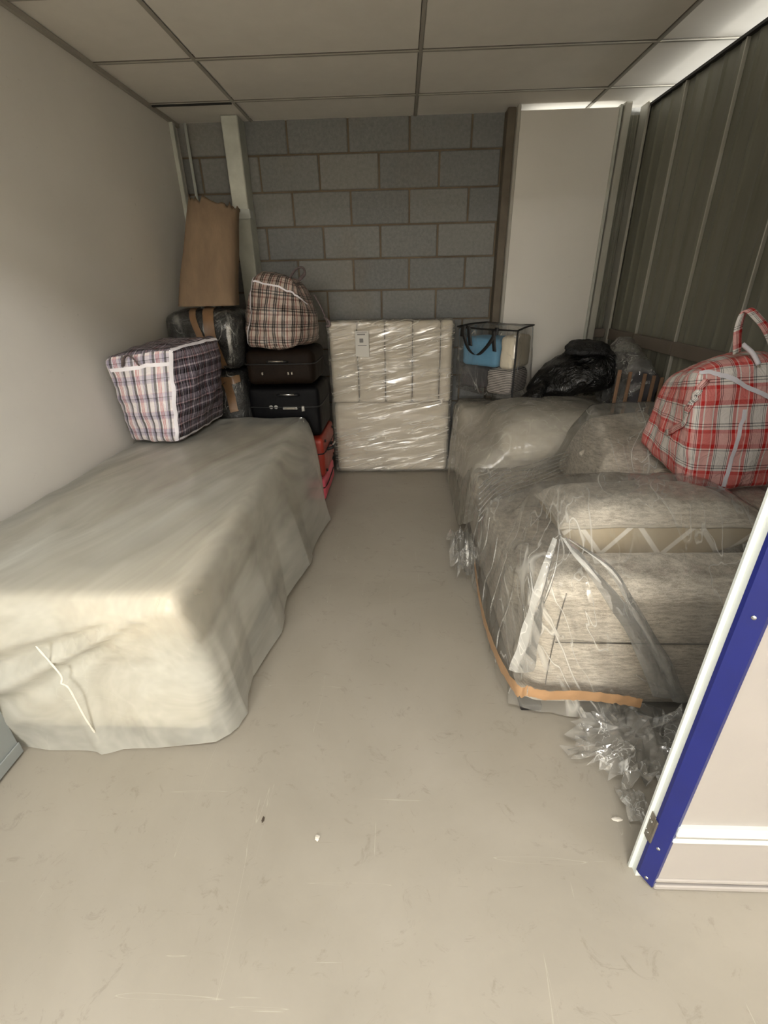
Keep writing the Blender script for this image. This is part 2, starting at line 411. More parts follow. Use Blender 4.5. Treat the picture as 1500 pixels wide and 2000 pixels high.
M['divan'] = plain('divan_base_cloth', (224, 214, 192), .9, var=.05, bump=.15, bs=150)
M['foot'] = plain('black_foot', (22, 21, 20), .5)
M['poly'] = film('milky_polythene', .60, .8, rough=.34, bump=.3, bscale=3.2, stretch=(1.3, .22, 1), rot=(0, 0, .3), tint=(214, 215, 207), hz=.8, hscale=2.6, crease_glint=.05, sheen=.05)
M['poly2'] = film('smoky_polythene', .48, .9, rough=.2, bump=.5, bscale=5, tint=(208, 203, 190), hz=.35, hscale=3, crease_glint=.25, sheen=.12)
M['clear'] = film('clear_stretch_film', .15, .9, rough=.13, bump=1., bscale=8, stretch=(1, .3, .16), rot=(.2, .38, .5), tint=(240, 238, 230), hz=.34, hscale=3.4, crease_glint=.55, sheen=.16)
M['clear_v'] = film('clear_bag_film', .05, .7, rough=.14, bump=.9, bscale=6, stretch=(1, 1, .4), hz=.1, hscale=5, crease_glint=.4, sheen=.15)
M['wrapw'] = film('headboard_stretch_film', .22, .9, rough=.2, bump=.9, bscale=5, stretch=(.3, 1, 2.4), rot=(0, .2, 0), tint=(240, 236, 226), hz=.35, hscale=3.2, crease_glint=.6, sheen=.32)
M['milk'] = film('milky_film_fold', .46, .9, rough=.15, bump=.8, bscale=10, stretch=(1, 1, .3), rot=(0, .5, 0), hz=.5, hscale=6, crease_glint=.5, sheen=.3)
M['scrap'] = film('crumpled_film', .2, 1.6, rough=.12, bump=.3, bscale=12, hz=.2, hscale=8, crease_glint=.5, sheen=.2)
def bin_mat(name='black_bin_liner', col=(10, 10, 10), rough=.3):
    t = NT(name); v = t.coord(); n = t.noise(v, 9, 4, .6, 1.5); w = t.math('ABSOLUTE', t.math('SUBTRACT', n, .5))
    t.b.inputs['Base Color'].default_value = lin(col); t.b.inputs['Roughness'].default_value = rough
    t.l(t.bump(w, .8, .05), t.b.inputs['Normal']); return t.m
M['bin'] = bin_mat(); M['bin_matt'] = bin_mat('matt_black_nylon', (16, 16, 18), .55)
M['tape'] = plain('brown_parcel_tape', (122, 94, 68), .3, var=.12, vs=14, bump=.2, bs=40)
M['tape2'] = plain('tan_parcel_tape', (172, 136, 100), .35, var=.1, vs=14, bump=.2, bs=40)
def card_mat():
    t = NT('corrugated_cardboard'); v = t.coord('Object', (1, 1, .15)); n = t.noise(v, 12, 4, .6)
    t.l(t.ramp(n, [(.3, (118, 99, 79)), (.7, (136, 115, 92))]), t.b.inputs['Base Color']); t.b.inputs['Roughness'].default_value = .85
    n2 = t.noise(t.coord('Object', (3, 3, .2)), 40, 2); t.l(t.bump(n2, .25, .004), t.b.inputs['Normal']); return t.m
M['card'] = card_mat()
W = (242, 237, 232); K = (40, 36, 42)
RD = (214, 48, 46); PK = (236, 146, 140)
M['red_plaid'] = plaid('red_plaid', .125, .15,
    [(0, W), (.10, K), (.12, W), (.15, K), (.17, W), (.20, RD), (.30, W), (.34, PK), (.58, W), (.62, RD), (.72, W), (.75, K), (.77, W), (.80, K), (.82, W)],
    [(0, W), (.06, K), (.08, W), (.12, RD), (.22, PK), (.48, RD), (.56, W), (.62, K), (.64, W), (.68, K), (.70, W)], .5)
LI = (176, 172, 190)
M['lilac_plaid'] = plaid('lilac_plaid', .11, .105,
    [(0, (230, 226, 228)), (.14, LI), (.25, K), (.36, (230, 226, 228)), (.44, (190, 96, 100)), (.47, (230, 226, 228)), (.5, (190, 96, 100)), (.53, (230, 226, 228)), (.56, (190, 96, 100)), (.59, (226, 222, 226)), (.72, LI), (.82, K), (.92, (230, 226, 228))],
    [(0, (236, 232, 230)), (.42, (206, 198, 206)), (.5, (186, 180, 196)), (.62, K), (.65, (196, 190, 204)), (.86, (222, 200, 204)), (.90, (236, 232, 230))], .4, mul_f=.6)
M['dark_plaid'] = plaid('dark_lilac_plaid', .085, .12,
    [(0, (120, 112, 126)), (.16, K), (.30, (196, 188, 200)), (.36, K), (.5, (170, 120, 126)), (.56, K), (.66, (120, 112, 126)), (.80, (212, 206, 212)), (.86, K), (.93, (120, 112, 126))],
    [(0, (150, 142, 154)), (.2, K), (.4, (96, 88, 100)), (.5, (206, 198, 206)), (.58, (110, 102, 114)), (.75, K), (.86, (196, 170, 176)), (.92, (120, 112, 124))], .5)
CRM = (206, 196, 188); BR = (60, 38, 34)
M['brown_plaid'] = plaid('brown_plaid', .062, .10,
    [(0, CRM), (.20, (20, 16, 16)), (.36, CRM), (.42, (20, 16, 16)), (.56, CRM), (.72, (150, 92, 84)), (.84, CRM)],
    [(0, CRM), (.18, (140, 110, 104)), (.30, (200, 186, 178)), (.42, (50, 36, 34)), (.52, CRM), (.58, (50, 36, 34)), (.66, (170, 150, 144)), (.86, CRM)], .36, mul_f=.65)
M['piping_w'] = plain('white_bag_binding', (234, 231, 238), .5)
M['strap_dark'] = plain('dark_checked_strap', (96, 84, 84), .6, var=.5, vs=70)
M['case_brown'] = plain('dark_brown_case_cloth', (26, 18, 12), .65, var=.2, vs=20, bump=.2, bs=90, spec=.12)
M['case_black'] = plain('black_case_cloth', (6, 6, 8), .6, var=.15, bump=.2, bs=90, spec=.12)
M['case_red'] = plain('orange_red_case_shell', (146, 44, 29), .5, var=.06)
M['case_pink'] = plain('pink_case_cloth', (218, 92, 112), .55, var=.05)
M['chrome'] = plain('bright_metal', (200, 200, 198), .2, .95)
M['plastic_blk'] = plain('black_webbing', (14, 14, 15), .6)
M['head'] = plain('off_white_upholstery', (190, 180, 162), .8, var=.05, bump=.1, bs=120)
M['shadowline'] = plain('dark_seam_shadow', (66, 58, 48), .8)  # dark seams, with the shade of their grooves put into the colour
M['paper'] = plain('paper_label', (205, 203, 196), .6, var=.03)
M['ink'] = plain('grey_print', (120, 118, 116), .7)
M['blue_item'] = plain('sky_blue_fleece', (96, 150, 184), .8, var=.08, bump=.3, bs=60)
M['grey_towel'] = plain('charcoal_towel', (70, 68, 70), .95, var=.2, bump=.4, bs=80)
def stripe_knit():
    t = NT('ribbed_grey_knit'); v = t.coord(); w = t.add('ShaderNodeTexWave', Scale=26., Distortion=1.5, Detail=2.); w.bands_direction = 'Z'; t.l(v, w.inputs['Vector'])
    t.l(t.ramp(w.outputs['Fac'], [(.3, (74, 70, 68)), (.6, (176, 168, 160))]), t.b.inputs['Base Color']); t.b.inputs['Roughness'].default_value = .9; return t.m
M['knit'] = stripe_knit()
M['wood'] = plain('pale_pine', (134, 104, 80), .6, var=.15, vs=12)
M['frame_w'] = plain('white_door_frame', (205, 210, 206), .35, var=.03)
M['blue'] = plain('royal_blue_edge', (17, 28, 100), .35, var=.08, vs=12)
M['door_grey'] = plain('pale_grey_door_sheet', (158, 153, 148), .42, var=.02)
M['door_left'] = plain('blue_grey_door_sheet', (150, 156, 156), .4, .2, var=.03)
M['hinge'] = plain('worn_steel_hinge', (128, 122, 112), .4, .7, var=.2, vs=30)
M['fluff'] = plain('pale_fluff', (222, 216, 204), .9)
M['grit'] = plain('dark_grit', (70, 60, 50), .9)

# ------------------------------------------------------------------ the room
XL, XR, YB, ZC = -1.645, 1.69, 4.25, 2.585
struct(box('floor', (-3.6, 3.6, -9.5, 4.45, -.12, 0), M['floor']))
struct(box('wall_left', (XL-.08, XL, .72, YB, 0, ZC+.03), M['wall']))
# block wall: real blocks standing off a mortar bed
bm = bmesh.new(); add_box(bm, XL-.2, XR+.1, YB+.006, YB+.2, 0, ZC+.05, mi=1)
rnd = random.Random(5)
z = 2.385-.23*11
row = 11
while z < 2.7:
    x = -.39 - .45*4 - (.228 if row % 2 else 0.)
    while x < XR+.1:
        d = rnd.uniform(-.003, .003)
        b0 = x+.007; b1 = x+.443; z0 = max(.0, z+.006); z1 = min(ZC+.04, z+.224)
        if z1-z0 > .03: add_box(bm, max(b0, XL-.19), min(b1, XR+.09), YB-.004+d, YB+.1, z0, z1, bev=.005)
        x += .45
    z += .23; row -= 1
struct(mesh_obj('wall_back', bm, [M['block'], M['mortar']], None, False))
# ceiling: lay-in tiles over T rails
bm = bmesh.new(); add_box(bm, -3.6, 3.6, -9.5, 4.45, ZC+.02, ZC+.1)
xs = [-2.29, -1.09, .10, 1.30, 2.50]; ys = [3.83-.62*k for k in range(22)][::-1]+[4.44]
for i in range(4):
    for j in range(len(ys)-1):
        t = .004*math.sin(i*7+j*3)
        add_box(bm, xs[i]+.011, xs[i+1]-.011, ys[j]+.011, ys[j+1]-.011, ZC+.004, ZC+.018, bev=.003)
ce = struct(mesh_obj('ceiling', bm, M['ceil'], None, False))
bm = bmesh.new()
for x in xs: add_box(bm, x-.009, x+.009, -9.4, 4.44, ZC-.003, ZC+.004); add_box(bm, x-.012, x-.0095, -9.4, 4.44, ZC+.001, ZC+.019, mi=1)  # thin grey strips stand in for the shade in the gap beside each rail
for y in ys[:-1]: add_box(bm, -2.3, 2.5, y-.008, y+.008, ZC-.0035, ZC+.0035); add_box(bm, -2.3, 2.5, y-.0115, y-.0085, ZC+.001, ZC+.019, mi=1)
mesh_obj('ceiling_rail', bm, [M['rail'], M['gap']], ce, False)
struct(box('trim_1', (XL, XL+.02, .8, YB, ZC-.022, ZC), M['rail']))
# dropped strip and dark gap in the far left corner of the ceiling
struct(box('trim_2', (XL+.02, -1.10, 3.825, 3.84, ZC-.012, ZC-.004), M['dark']))
# right wall: liner sheet with seams
bm = bmesh.new(); top = 2.560
ribs = [3.62-.535*k for k in range(-1, 6)]
prof = []; y = 4.24
while y > .78:
    near = min(abs(y-r) for r in ribs)
    ph = (y*7.5) % 1.
    dx = .008*math.exp(-((ph-.5)/.12)**2)
    prof.append((XR-dx, y)); y -= .012
vs = [(bm.verts.new((x, y, 0)), bm.verts.new((x, y, top))) for x, y in prof]
for a, b in zip(vs, vs[1:]): bm.faces.new((a[0], b[0], b[1], a[1]))
add_box(bm, XR+.001, XR+.05, .72, 4.25, 0, top)
for r in ribs:
    add_box(bm, XR-.020, XR, r-.004, r+.004, 0, top-.012, bev=.002, mi=1)
    add_box(bm, XR-.014, XR, r+.004, r+.05, 0, top-.012, bev=.004)
wr = struct(mesh_obj('wall_right', bm, [M['sheet'], M['seam']], None, False))
struct(box('trim_3', (XR-.028, XR+.052, .78, 4.16, top-.012, top+.002), M['dark']))
bm = bmesh.new()
for k in range(-1, 6):
    r = 3.62-.535*k
    add_box(bm, XR-.03, XR-.005, r-.53, r-.008, 1.075, 1.155, bev=.003)
struct(mesh_obj('trim_4', bm, M['brown_rail'], None, False))
# white panel wall at the back right with timber reveal and metal channels
struct(box('wall_back_right', (.815, 1.475, 4.08, 4.12, 0, 2.553), M['panel']))
struct(box('trim_5', (.792, .815, 4.07, 4.14, 0, ZC), M['rail'], bev=.003))
struct(box('trim_6', (.735, .792, 4.12, YB-.01, 0, ZC), M['timber'], bev=.003))
struct(box('trim_7', (1.475, 1.492, 4.06, 4.13, 0, ZC-.02), M['galv'], bev=.002))
struct(box('trim_8', (1.498, 1.545, 4.04, 4.13, 0, ZC-.012), M['seam'], bev=.004))
bm = bmesh.new(); add_box(bm, 1.545, 1.70, 4.17, 4.2, 0, 2.53)
for k in range(5): add_box(bm, 1.552+.028*k, 1.564+.028*k, 4.16, 4.175, 0, 2.53, bev=.004)
struct(mesh_obj('wall_back_corner', bm, M['sheet'], None, False))
struct(box('trim_9', (1.652, 1.672, 4.05, 4.17, 0, ZC-.01), M['seam'], bev=.004))
struct(box('trim_10', (1.545, 1.652, 4.10, 4.16, 1.085, 1.15), M['brown_rail'], bev=.003))
# left post, clamp and pipe
struct(box('trim_11', (-1.262, -1.142, 4.075, YB-.006, 0, ZC), M['galv'], bev=.006))
cl = thing('post_clamp', 'pale plastic tape collar wrapped round the galvanised corner post', 'tape', (-1.2, 4.07, 1.99))
bm = bmesh.new(); add_box(bm, -1.270, -1.134, 4.062, 4.0735, 1.965, 2.03, bev=.004); add_box(bm, -1.1405, -1.132, 4.066, 4.16, 1.97, 2.025, bev=.003)
mesh_obj('collar', bm, M['frame_w'], cl, False)
bm = bmesh.new(); add_box(bm, -1.255, -1.225, 4.058, 4.066, 1.925, 1.975, bev=.003); mesh_obj('loose_end', bm, M['frame_w'], cl, False)
pp = mesh_obj('pipe', add_tube(bmesh.new(), [(-1.565, 4.2, 0.02), (-1.565, 4.2, 2.58)], .011, 10), M['frame_w'])
tag(pp, 'thin white vertical pipe in the far left corner behind the cardboard', 'pipe')
struct(box('trim_12', (XL, XL+.03, 4.1, 4.14, 0, ZC-.02), M['galv'], bev=.003))

# front of the unit: header above the opening and the corridor behind the camera
struct(box('wall_front', (XL, XR, .74, .80, 2.20, ZC), M['frame_w']))
struct(box('wall_corridor', (-3.6, 3.6, -9.58, -9.5, 0, ZC+.05), M['wall']))
struct(box('wall_corridor_left', (-2.0, -1.94, -9.5, -1.5, 0, ZC), M['wall']))
struct(box('wall_corridor_right', (2.3, 2.36, -9.5, -1.5, 0, ZC), M['wall']))
struct(box('wall_front_left', (XL-1.9, XL-.08, .72, .78, 0, ZC), M['door_left']))
struct(box('wall_front_right', (XR+.05, XR+1.9, .74, .80, 0, ZC), M['door_grey']))

# right door leaf with blue edge
d1 = bpy.data.objects.new('door_1', None); C.objects.link(d1); d1.location = (.66, .74, 0); struct(d1); d1.empty_display_size = .1
d1['label'] = 'pale grey door panel with a royal blue edge strip and white frame post'
bm = bmesh.new(); add_box(bm, .650, .70, .746, .772, .0, 2.14, bev=.003, seg=2); add_box(bm, .641, .652, .766, .776, .0, 2.14, bev=.002)
mesh_obj('frame_post', bm, M['frame_w'], d1, False)
bm = bmesh.new(); pr = [(.6495, .750), (.6515, .741), (.680, .716), (.690, .720), (.690, .752)]
lo = [bm.verts.new((x, y, .006+(.02 if x < .66 else 0))) for x, y in pr]; hi = [bm.verts.new((x, y, 2.14)) for x, y in pr]
for k in range(5): bm.faces.new((lo[k], lo[(k+1) % 5], hi[(k+1) % 5], hi[k]))
bm.faces.new(hi); bm.faces.new(lo[::-1]); bmesh.ops.recalc_face_normals(bm, faces=bm.faces[:])
mesh_obj('edge_strip', bm, M['blue'], d1, False)
mesh_obj('panel', add_box(bmesh.new(), .688, XR, .724, .772, .265, 2.14), M['door_grey'], d1, False)
bm = bmesh.new(); add_box(bm, .684, XR, .711, .73, .245, .278, bev=.003); add_box(bm, .684, XR, .715, .73, .212, .228, bev=.003)
mesh_obj('ledge', bm, M['frame_w'], d1, False)
mesh_obj('kick_panel', add_box(bmesh.new(), .686, XR, .720, .765, .03, .245), M['door_grey'], d1, False)
bm = bmesh.new(); add_box(bm, .684, XR, .712, .77, .004, .022, bev=.003); add_box(bm, .684, XR, .716, .77, .03, .044, bev=.003)
mesh_obj('bottom_rail', bm, M['door_grey'], d1, False)
hg = mesh_obj('hinge', add_box(add_box(bmesh.new(), .6465, .6495, .747, .772, .165, .262, bev=.001), .6465, .652, .737, .748, .17, .257, bev=.002), M['hinge'], d1, False)
for zz in (.19, .235):
    for yy in (.755, .765): mesh_obj('screw', add_tube(bmesh.new(), [(.6475, yy, zz), (.6455, yy, zz)], .0028, 8), M['chrome'], hg)
for zz in (.165, .03, .92):
    mesh_obj('bolt', add_tube(bmesh.new(), [(.668, .730, zz), (.6655, .7265, zz)], [.006, .004], 12), M['chrome'], d1)
# left door leaf, edge-on at the left of the frame
d2 = bpy.data.objects.new('door_2', None); C.objects.link(d2); d2.location = (-1.4, .7, 0); struct(d2); d2.empty_display_size = .1
d2['label'] = 'blue-grey metal door leaf folded back beside the bed, cut by the left edge'
mesh_obj('leaf', add_box(bmesh.new(), -1.405, -1.372, .12, 1.085, .012, 2.1, bev=.003), M['door_left'], d2, False)
mesh_obj('bottom_rail', add_box(bmesh.new(), -1.372, -1.366, .12, 1.085, .012, .06, bev=.002), M['door_left'], d2, False)

# ------------------------------------------------------------------ covered bed, left
bed = thing('divan_bed', 'cream mattress on a divan base, under the milky sheet along the left wall', 'bed', (-1.14, 2.13, 0))
mesh_obj('mattress', hexa(block8(-1.60, -.705, 1.15, 3.15, .36, .655), .05, .04, (.004, .004, .004), .003), M['cream'], bed)
mesh_obj('base', hexa(block8(-1.60, -.70, 1.15, 3.15, .055, .358), .02, .06), M['divan'], bed)
for x in (-1.55, -.77):
    for y in (1.17, 3.08): mesh_obj('foot', add_tube(bmesh.new(), [(x, y, .055), (x, y, 0)], [.028, .022], 12), M['foot'], bed)
def bed_top(x, y):
    z = .684 + .006*noise.noise(Vector((x*3, y*1.2, 0)))
    d = (x+.64)*.6+(y-1.08)*.0
    z += .006*(1-2*abs(noise.noise(Vector(((x+y*.5)*5, (y-x*.4)*.9, 4)))))
    return z
hem = []
def H(px, x, y, z, per): p = at_z(x, y, z); hem.append((per, (p.x, p.y, p.z)))
X0, X1, Y0, Y1 = -1.618, -.660, 1.075, 3.20
for per, x, y, z in [((X1, 3.15), 634, 985, .12), ((X1, 2.85), 638, 1015, .05), ((X1, 2.45), 604, 1085, .04), ((X1, 2.20), 594, 1104, .07),
                     ((X1, 1.95), 560, 1165, .06), ((X1, 1.80), 549, 1200, .05), ((X1, 1.62), 540, 1235, .03), ((X1, 1.42), 492, 1320, .03),
                     ((X1, 1.27), 486, 1352, .05), ((X1, 1.14), 484, 1392, .02), ((-.70, Y0), 452, 1428, .02), ((-.80, Y0), 425, 1442, .02),
                     ((-.98, Y0), 300, 1457, .006), ((-1.15, Y0), 190, 1462, .004), ((-1.3, Y0), 100, 1458, .004), ((-1.45, Y0), 30, 1450, .004)]:
    H(0, x, y, z, per)
hem += [((X0+.01, Y0), (-1.622, 1.10, .02)), ((X0, 1.6), (-1.624, 1.6, .05)), ((X0, 3.0), (-1.624, 3.0, .1)), ((-1.5, Y1), (-1.5, 3.235, .2)), ((-.8, Y1), (-.8, 3.235, .2)), ((X1, Y1), (-.60, 3.235, .2))]
def bed_extra(q, p, s, t, n):
    o = Vector((0, 0, 0))
    if p.y < Y0+.01:                                   # near end: folds fan out of the right corner
        dx = X1-q.x; dz = .69-q.z; a = math.atan2(dz, max(.02, dx)); rr = math.hypot(dx, dz)
        o += Vector((0, -1, 0))*(.055*(.5+.5*math.sin(a*30+1.3*noise.noise(Vector((rr*4, 0, 2)))))*math.exp(-((a-.42)/.23)**2)*min(1, rr*3))
        o += Vector((0, -.02*math.exp(-((q.x+1.12-.05*t)/.03)**2)*t, 0))
    if p.x > X1-.01 and p.y > Y0+.01:
        o += Vector((.018*t*math.sin((p.y*1.0+q.z*.35)*9.), 0, 0))
    return o
bm = cover(X0, X1, Y0, Y1, bed_top, hem, .02, 34, .05, .018, 1.3, .005, (2.5, 1.6, 2.5), 2, .012, bed_extra)
ds = mesh_obj('dust_sheet', bm, M['poly'])
tag(ds, 'milky translucent polythene dust sheet draped over the bed on the left', 'plastic sheet')
bm = bmesh.new()
pts = [at_y(x, y, Y) for x, y, Y in ((70, 1262, 1.03), (118, 1318, 1.035), (120, 1335, 1.035), (135, 1345, 1.04), (165, 1400, 1.06), (190, 1440, 1.09), (192, 1456, 1.09))]
add_tube(bm, curve(pts, 5), [.0025+.0025*abs(math.sin(k*1.7)) for k in range(31)], 6, .4)
mesh_obj('sealed_seam', bm, M['fluff'], ds)

# ------------------------------------------------------------------ checked bag on the bed
def strap(bm, pts, w=.018, th=.22, n=7, mi=0): return add_tube(bm, curve(pts, n), w, 8, th, mi)
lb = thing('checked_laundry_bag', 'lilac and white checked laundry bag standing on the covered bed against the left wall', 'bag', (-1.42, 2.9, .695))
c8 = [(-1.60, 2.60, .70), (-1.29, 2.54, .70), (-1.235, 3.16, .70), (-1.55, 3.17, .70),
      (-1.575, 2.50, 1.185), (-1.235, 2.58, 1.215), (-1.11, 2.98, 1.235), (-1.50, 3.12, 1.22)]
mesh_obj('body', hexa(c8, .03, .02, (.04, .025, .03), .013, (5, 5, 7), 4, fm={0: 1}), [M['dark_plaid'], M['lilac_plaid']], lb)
lbb = [c for c in lb.children][0]; V = [Vector(p) for p in c8]
bm = ribbon_on(lbb, [V[1], (V[1]+V[5])/2+Vector((.01, -.02, 0)), V[5]], .011, .004)
ribbon_on(lbb, [V[1]+Vector((.01, .02, .02)), (V[1]+V[2])/2+Vector((.02, 0, .02)), V[2]+Vector((0, 0, .02))], .008, .004, bm=bm)
ribbon_on(lbb, [V[5], (V[5]+V[6])/2, V[6]], .009, .004, bm=bm)
ribbon_on(lbb, [V[4]+Vector((.02, 0, -.07)), (V[4]+V[5])/2+Vector((0, -.02, -.07)), V[5]+Vector((-.01, 0, -.075))], .010, .004, bm=bm)
mesh_obj('binding', bm, M['piping_w'], lb)
bm = bmesh.new(); strap(bm, [(-1.475, 2.50, 1.14), (-1.455, 2.49, 1.18), (-1.43, 2.49, 1.195), (-1.41, 2.50, 1.18), (-1.395, 2.515, 1.14)], .011)
mesh_obj('handle', bm, M['strap_dark'], lb)

# ------------------------------------------------------------------ corner pile
pb = thing('wrapped_parcel', 'black bin-liner parcel with brown tape at the top of the corner pile under the cardboard', 'parcel', (-1.37, 3.5, 1.0))
mesh_obj('liner', hexa(block8(-1.60, -1.125, 3.33, 3.80, .99, 1.355), .07, .02, (.02, .02, .015), .012, (5, 5, 4), 3), M['bin'], pb)
mesh_obj('film', hexa(block8(-1.607, -1.118, 3.315, 3.81, .985, 1.366), .07, .03, (.025, .025, .02), .008, (7, 4, 3), 9), M['clear_v'], pb)
def tape_on(parent, surf, pts, w, mat, name='tape'):
    return mesh_obj(name, ribbon_on(surf, pts, w, .006), mat, parent)
ft = [c for c in pb.children if c.name.startswith('film')][0]
tape_on(pb, ft, [(-1.30, 3.45, 1.40), (-1.30, 3.36, 1.40), (-1.29, 3.30, 1.33), (-1.285, 3.275, 1.2), (-1.255, 3.28, 1.06), (-1.245, 3.29, 1.0)], .036, M['tape'])
tape_on(pb, ft, [(-1.42, 3.45, 1.40), (-1.41, 3.36, 1.40), (-1.39, 3.30, 1.32), (-1.36, 3.27, 1.22), (-1.33, 3.27, 1.16)], .022, M['tape'])
pl = thing('wrapped_parcel', 'tall black bin-liner parcel at the bottom of the corner pile between bed and suitcases', 'parcel', (-1.37, 3.5, 0))
mesh_obj('liner', hexa(block8(-1.60, -1.135, 3.32, 3.80, .0, .965), .06, .025, (.01, .02, .015), .012, (5, 5, 4), 13), M['bin'], pl)
fl2 = mesh_obj('film', hexa(block8(-1.61, -1.125, 3.305, 3.81, .002, .975), .07, .03, (.015, .025, .01), .008, (7, 4, 3), 19), M['clear_v'], pl)
tape_on(pl, fl2, [(-1.56, 3.275, .93), (-1.35, 3.255, .925), (-1.2, 3.262, .93), (-1.13, 3.32, .935)], .026, M['tape'])
tape_on(pl, fl2, [(-1.245, 3.265, .93), (-1.22, 3.262, .86), (-1.20, 3.262, .7)], .03, M['tape'])

# cardboard sleeve
rows = []; n = 44; seed = 2
zt = 32
for j in range(zt+1):
    t = j/zt; row = []
    for k in range(n):
        a = 2*math.pi*k/n; ca, sa = math.cos(a), math.sin(a)
        e = .62
        ux = math.copysign(abs(ca)**e, ca); uy = math.copysign(abs(sa)**e, sa)
        cx = -1.342+(.075)*t; cy = 3.50+.22*t; hx = .205-.045*t; hy = .105-.015*t
        tear = .05*noise.noise(Vector((k*1.3, 7, 0)))+.035*noise.noise(Vector((k*3.1, 1, 0))) - .06*(ux*.5+.5)*1.1
        z = 1.395 + t*(.66+(tear*t**8))
        dent = 1+.03*noise.noise(Vector((ca, sa, t*3)))
        row.append(Vector((cx+ux*hx*dent, cy+uy*hy*dent-.012*math.sin(math.pi*t), z)))
    rows.append(row)
bm = grid_mesh(rows, True)
inner = [[p + (Vector((-1.342+.075*(j/zt), 3.50+.22*(j/zt), p.z))-p).normalized()*.006 for p in row] for j, row in enumerate(rows)]
cs = mesh_obj('cardboard_sleeve', bm, M['card']); sol = cs.modifiers.new('thickness', 'SOLIDIFY'); sol.thickness = .006
tag(cs, 'tall brown cardboard sleeve with a torn top leaning in the far left corner', 'cardboard')
# suitcases beyond the bed, right of the parcels
def suitcase(name, label, x0, x1, y0, y1, z0, z1, mat, rnd=.045, group=None):
    t = thing(name, label, 'suitcase', ((x0+x1)/2, (y0+y1)/2, z0))
    mesh_obj('shell', hexa(block8(x0, x1, y0, y1, z0, z1), rnd, .02, (.006, .01, .004), .003, (5, 5, 5), int(z0*50)), mat, t)
    bm = bmesh.new(); zz = z0+(z1-z0)*.62; e = .004
    L = [(x0-e, y1-.05, zz), (x0-e, y0+.05, zz), (x0+.04, y0-e-.006, zz), ((x0+x1)/2, y0-e-.012, zz), (x1-.04, y0-e-.006, zz), (x1+e, y0+.05, zz), (x1+e+.004, (y0+y1)/2, zz), (x1+e, y1-.05, zz)]
    add_tube(bm, curve(L, 6), .005, 6); mesh_obj('zip', bm, M['plastic_blk'], t)
    return t
def case_handle(t, x, y, z, w, mat, h=.022, name='handle', drop=.0):
    bm = bmesh.new()
    add_tube(bm, curve([(x-w, y, z-.004), (x-w+.012, y-h, z), (x, y-h-.004, z-drop), (x+w-.012, y-h, z), (x+w, y, z-.004)], 6), .008, 8)
    return mesh_obj(name, bm, mat, t)
X0s, X1s = -1.075, -.60
pk = suitcase('suitcase', 'pink suitcase lying flat on the floor at the bottom of the stack', -1.07, -.585, 3.24, 3.74, .02, .185, M['case_pink'], .02)
for x in (-1.0, -.64):
    for y in (3.30, 3.68): mesh_obj('foot', add_tube(bmesh.new(), [(x, y, .03), (x, y, 0)], .015, 10), M['plastic_blk'], pk)
rdc = suitcase('suitcase', 'orange-red suitcase with black corner studs lying on the pink one', -1.08, -.578, 3.26, 3.80, .20, .50, M['case_red'], .025)
for y in (3.33, 3.72):
    for z in (.235, .465): mesh_obj('stud', add_tube(bmesh.new(), [(-.576, y, z), (-.566, y, z)], .011, 10), M['plastic_blk'], rdc)
bm = bmesh.new(); add_tube(bm, curve([(-.572, 3.40, .38), (-.535, 3.42, .385), (-.53, 3.47, .385), (-.535, 3.53, .385), (-.572, 3.55, .38)], 6), .013, 8); hd = mesh_obj('handle', bm, M['plastic_blk'], rdc)
bm = bmesh.new(); add_tube(bm, [(-.534, 3.44, .40), (-.53, 3.51, .40)], .009, 8); mesh_obj('handle_trim', bm, M['chrome'], hd)
bkc = suitcase('suitcase', 'black suitcase with a silver-trimmed handle under the brown one', -1.09, -.588, 3.29, 3.79, .515, .865, M['case_black'], .03)
h1 = case_handle(bkc, -.80, 3.283, .822, .075, M['plastic_blk'], .03)
bm = bmesh.new(); add_tube(bm, [(-.85, 3.246, .826), (-.75, 3.246, .826)], .0075, 8); mesh_obj('handle_trim', bm, M['chrome'], h1)
bm = bmesh.new()
for x in (-.93, -.895): add_tube(bm, [(x, 3.285, .735), (x, 3.27, .735)], .014, 12)
add_box(bm, -.85, -.74, 3.268, 3.285, .712, .738, bev=.005); add_box(bm, -.715, -.69, 3.268, 3.285, .70, .74, bev=.004)
mesh_obj('latch', bm, M['chrome'], bkc, False)
mesh_obj('combination_lock', add_box(bmesh.new(), -.835, -.755, 3.262, 3.27, .718, .732, bev=.002), M['hinge'], bkc, False)
brc = suitcase('suitcase', 'dark brown cloth suitcase directly under the brown checked bag', -1.085, -.605, 3.30, 3.78, .88, 1.115, M['case_brown'], .05)
h2 = case_handle(brc, -.855, 3.292, 1.045, .07, M['plastic_blk'], .03)
bm = bmesh.new(); add_tube(bm, [(-.905, 3.256, 1.048), (-.805, 3.256, 1.048)], .006, 8); mesh_obj('handle_trim', bm, M['hinge'], h2)
for x in (-.97, -.79, -.765): mesh_obj('lock', add_box(bmesh.new(), x, x+.014, 3.274, 3.292, .955, .975, bev=.003), M['hinge'], brc, False)

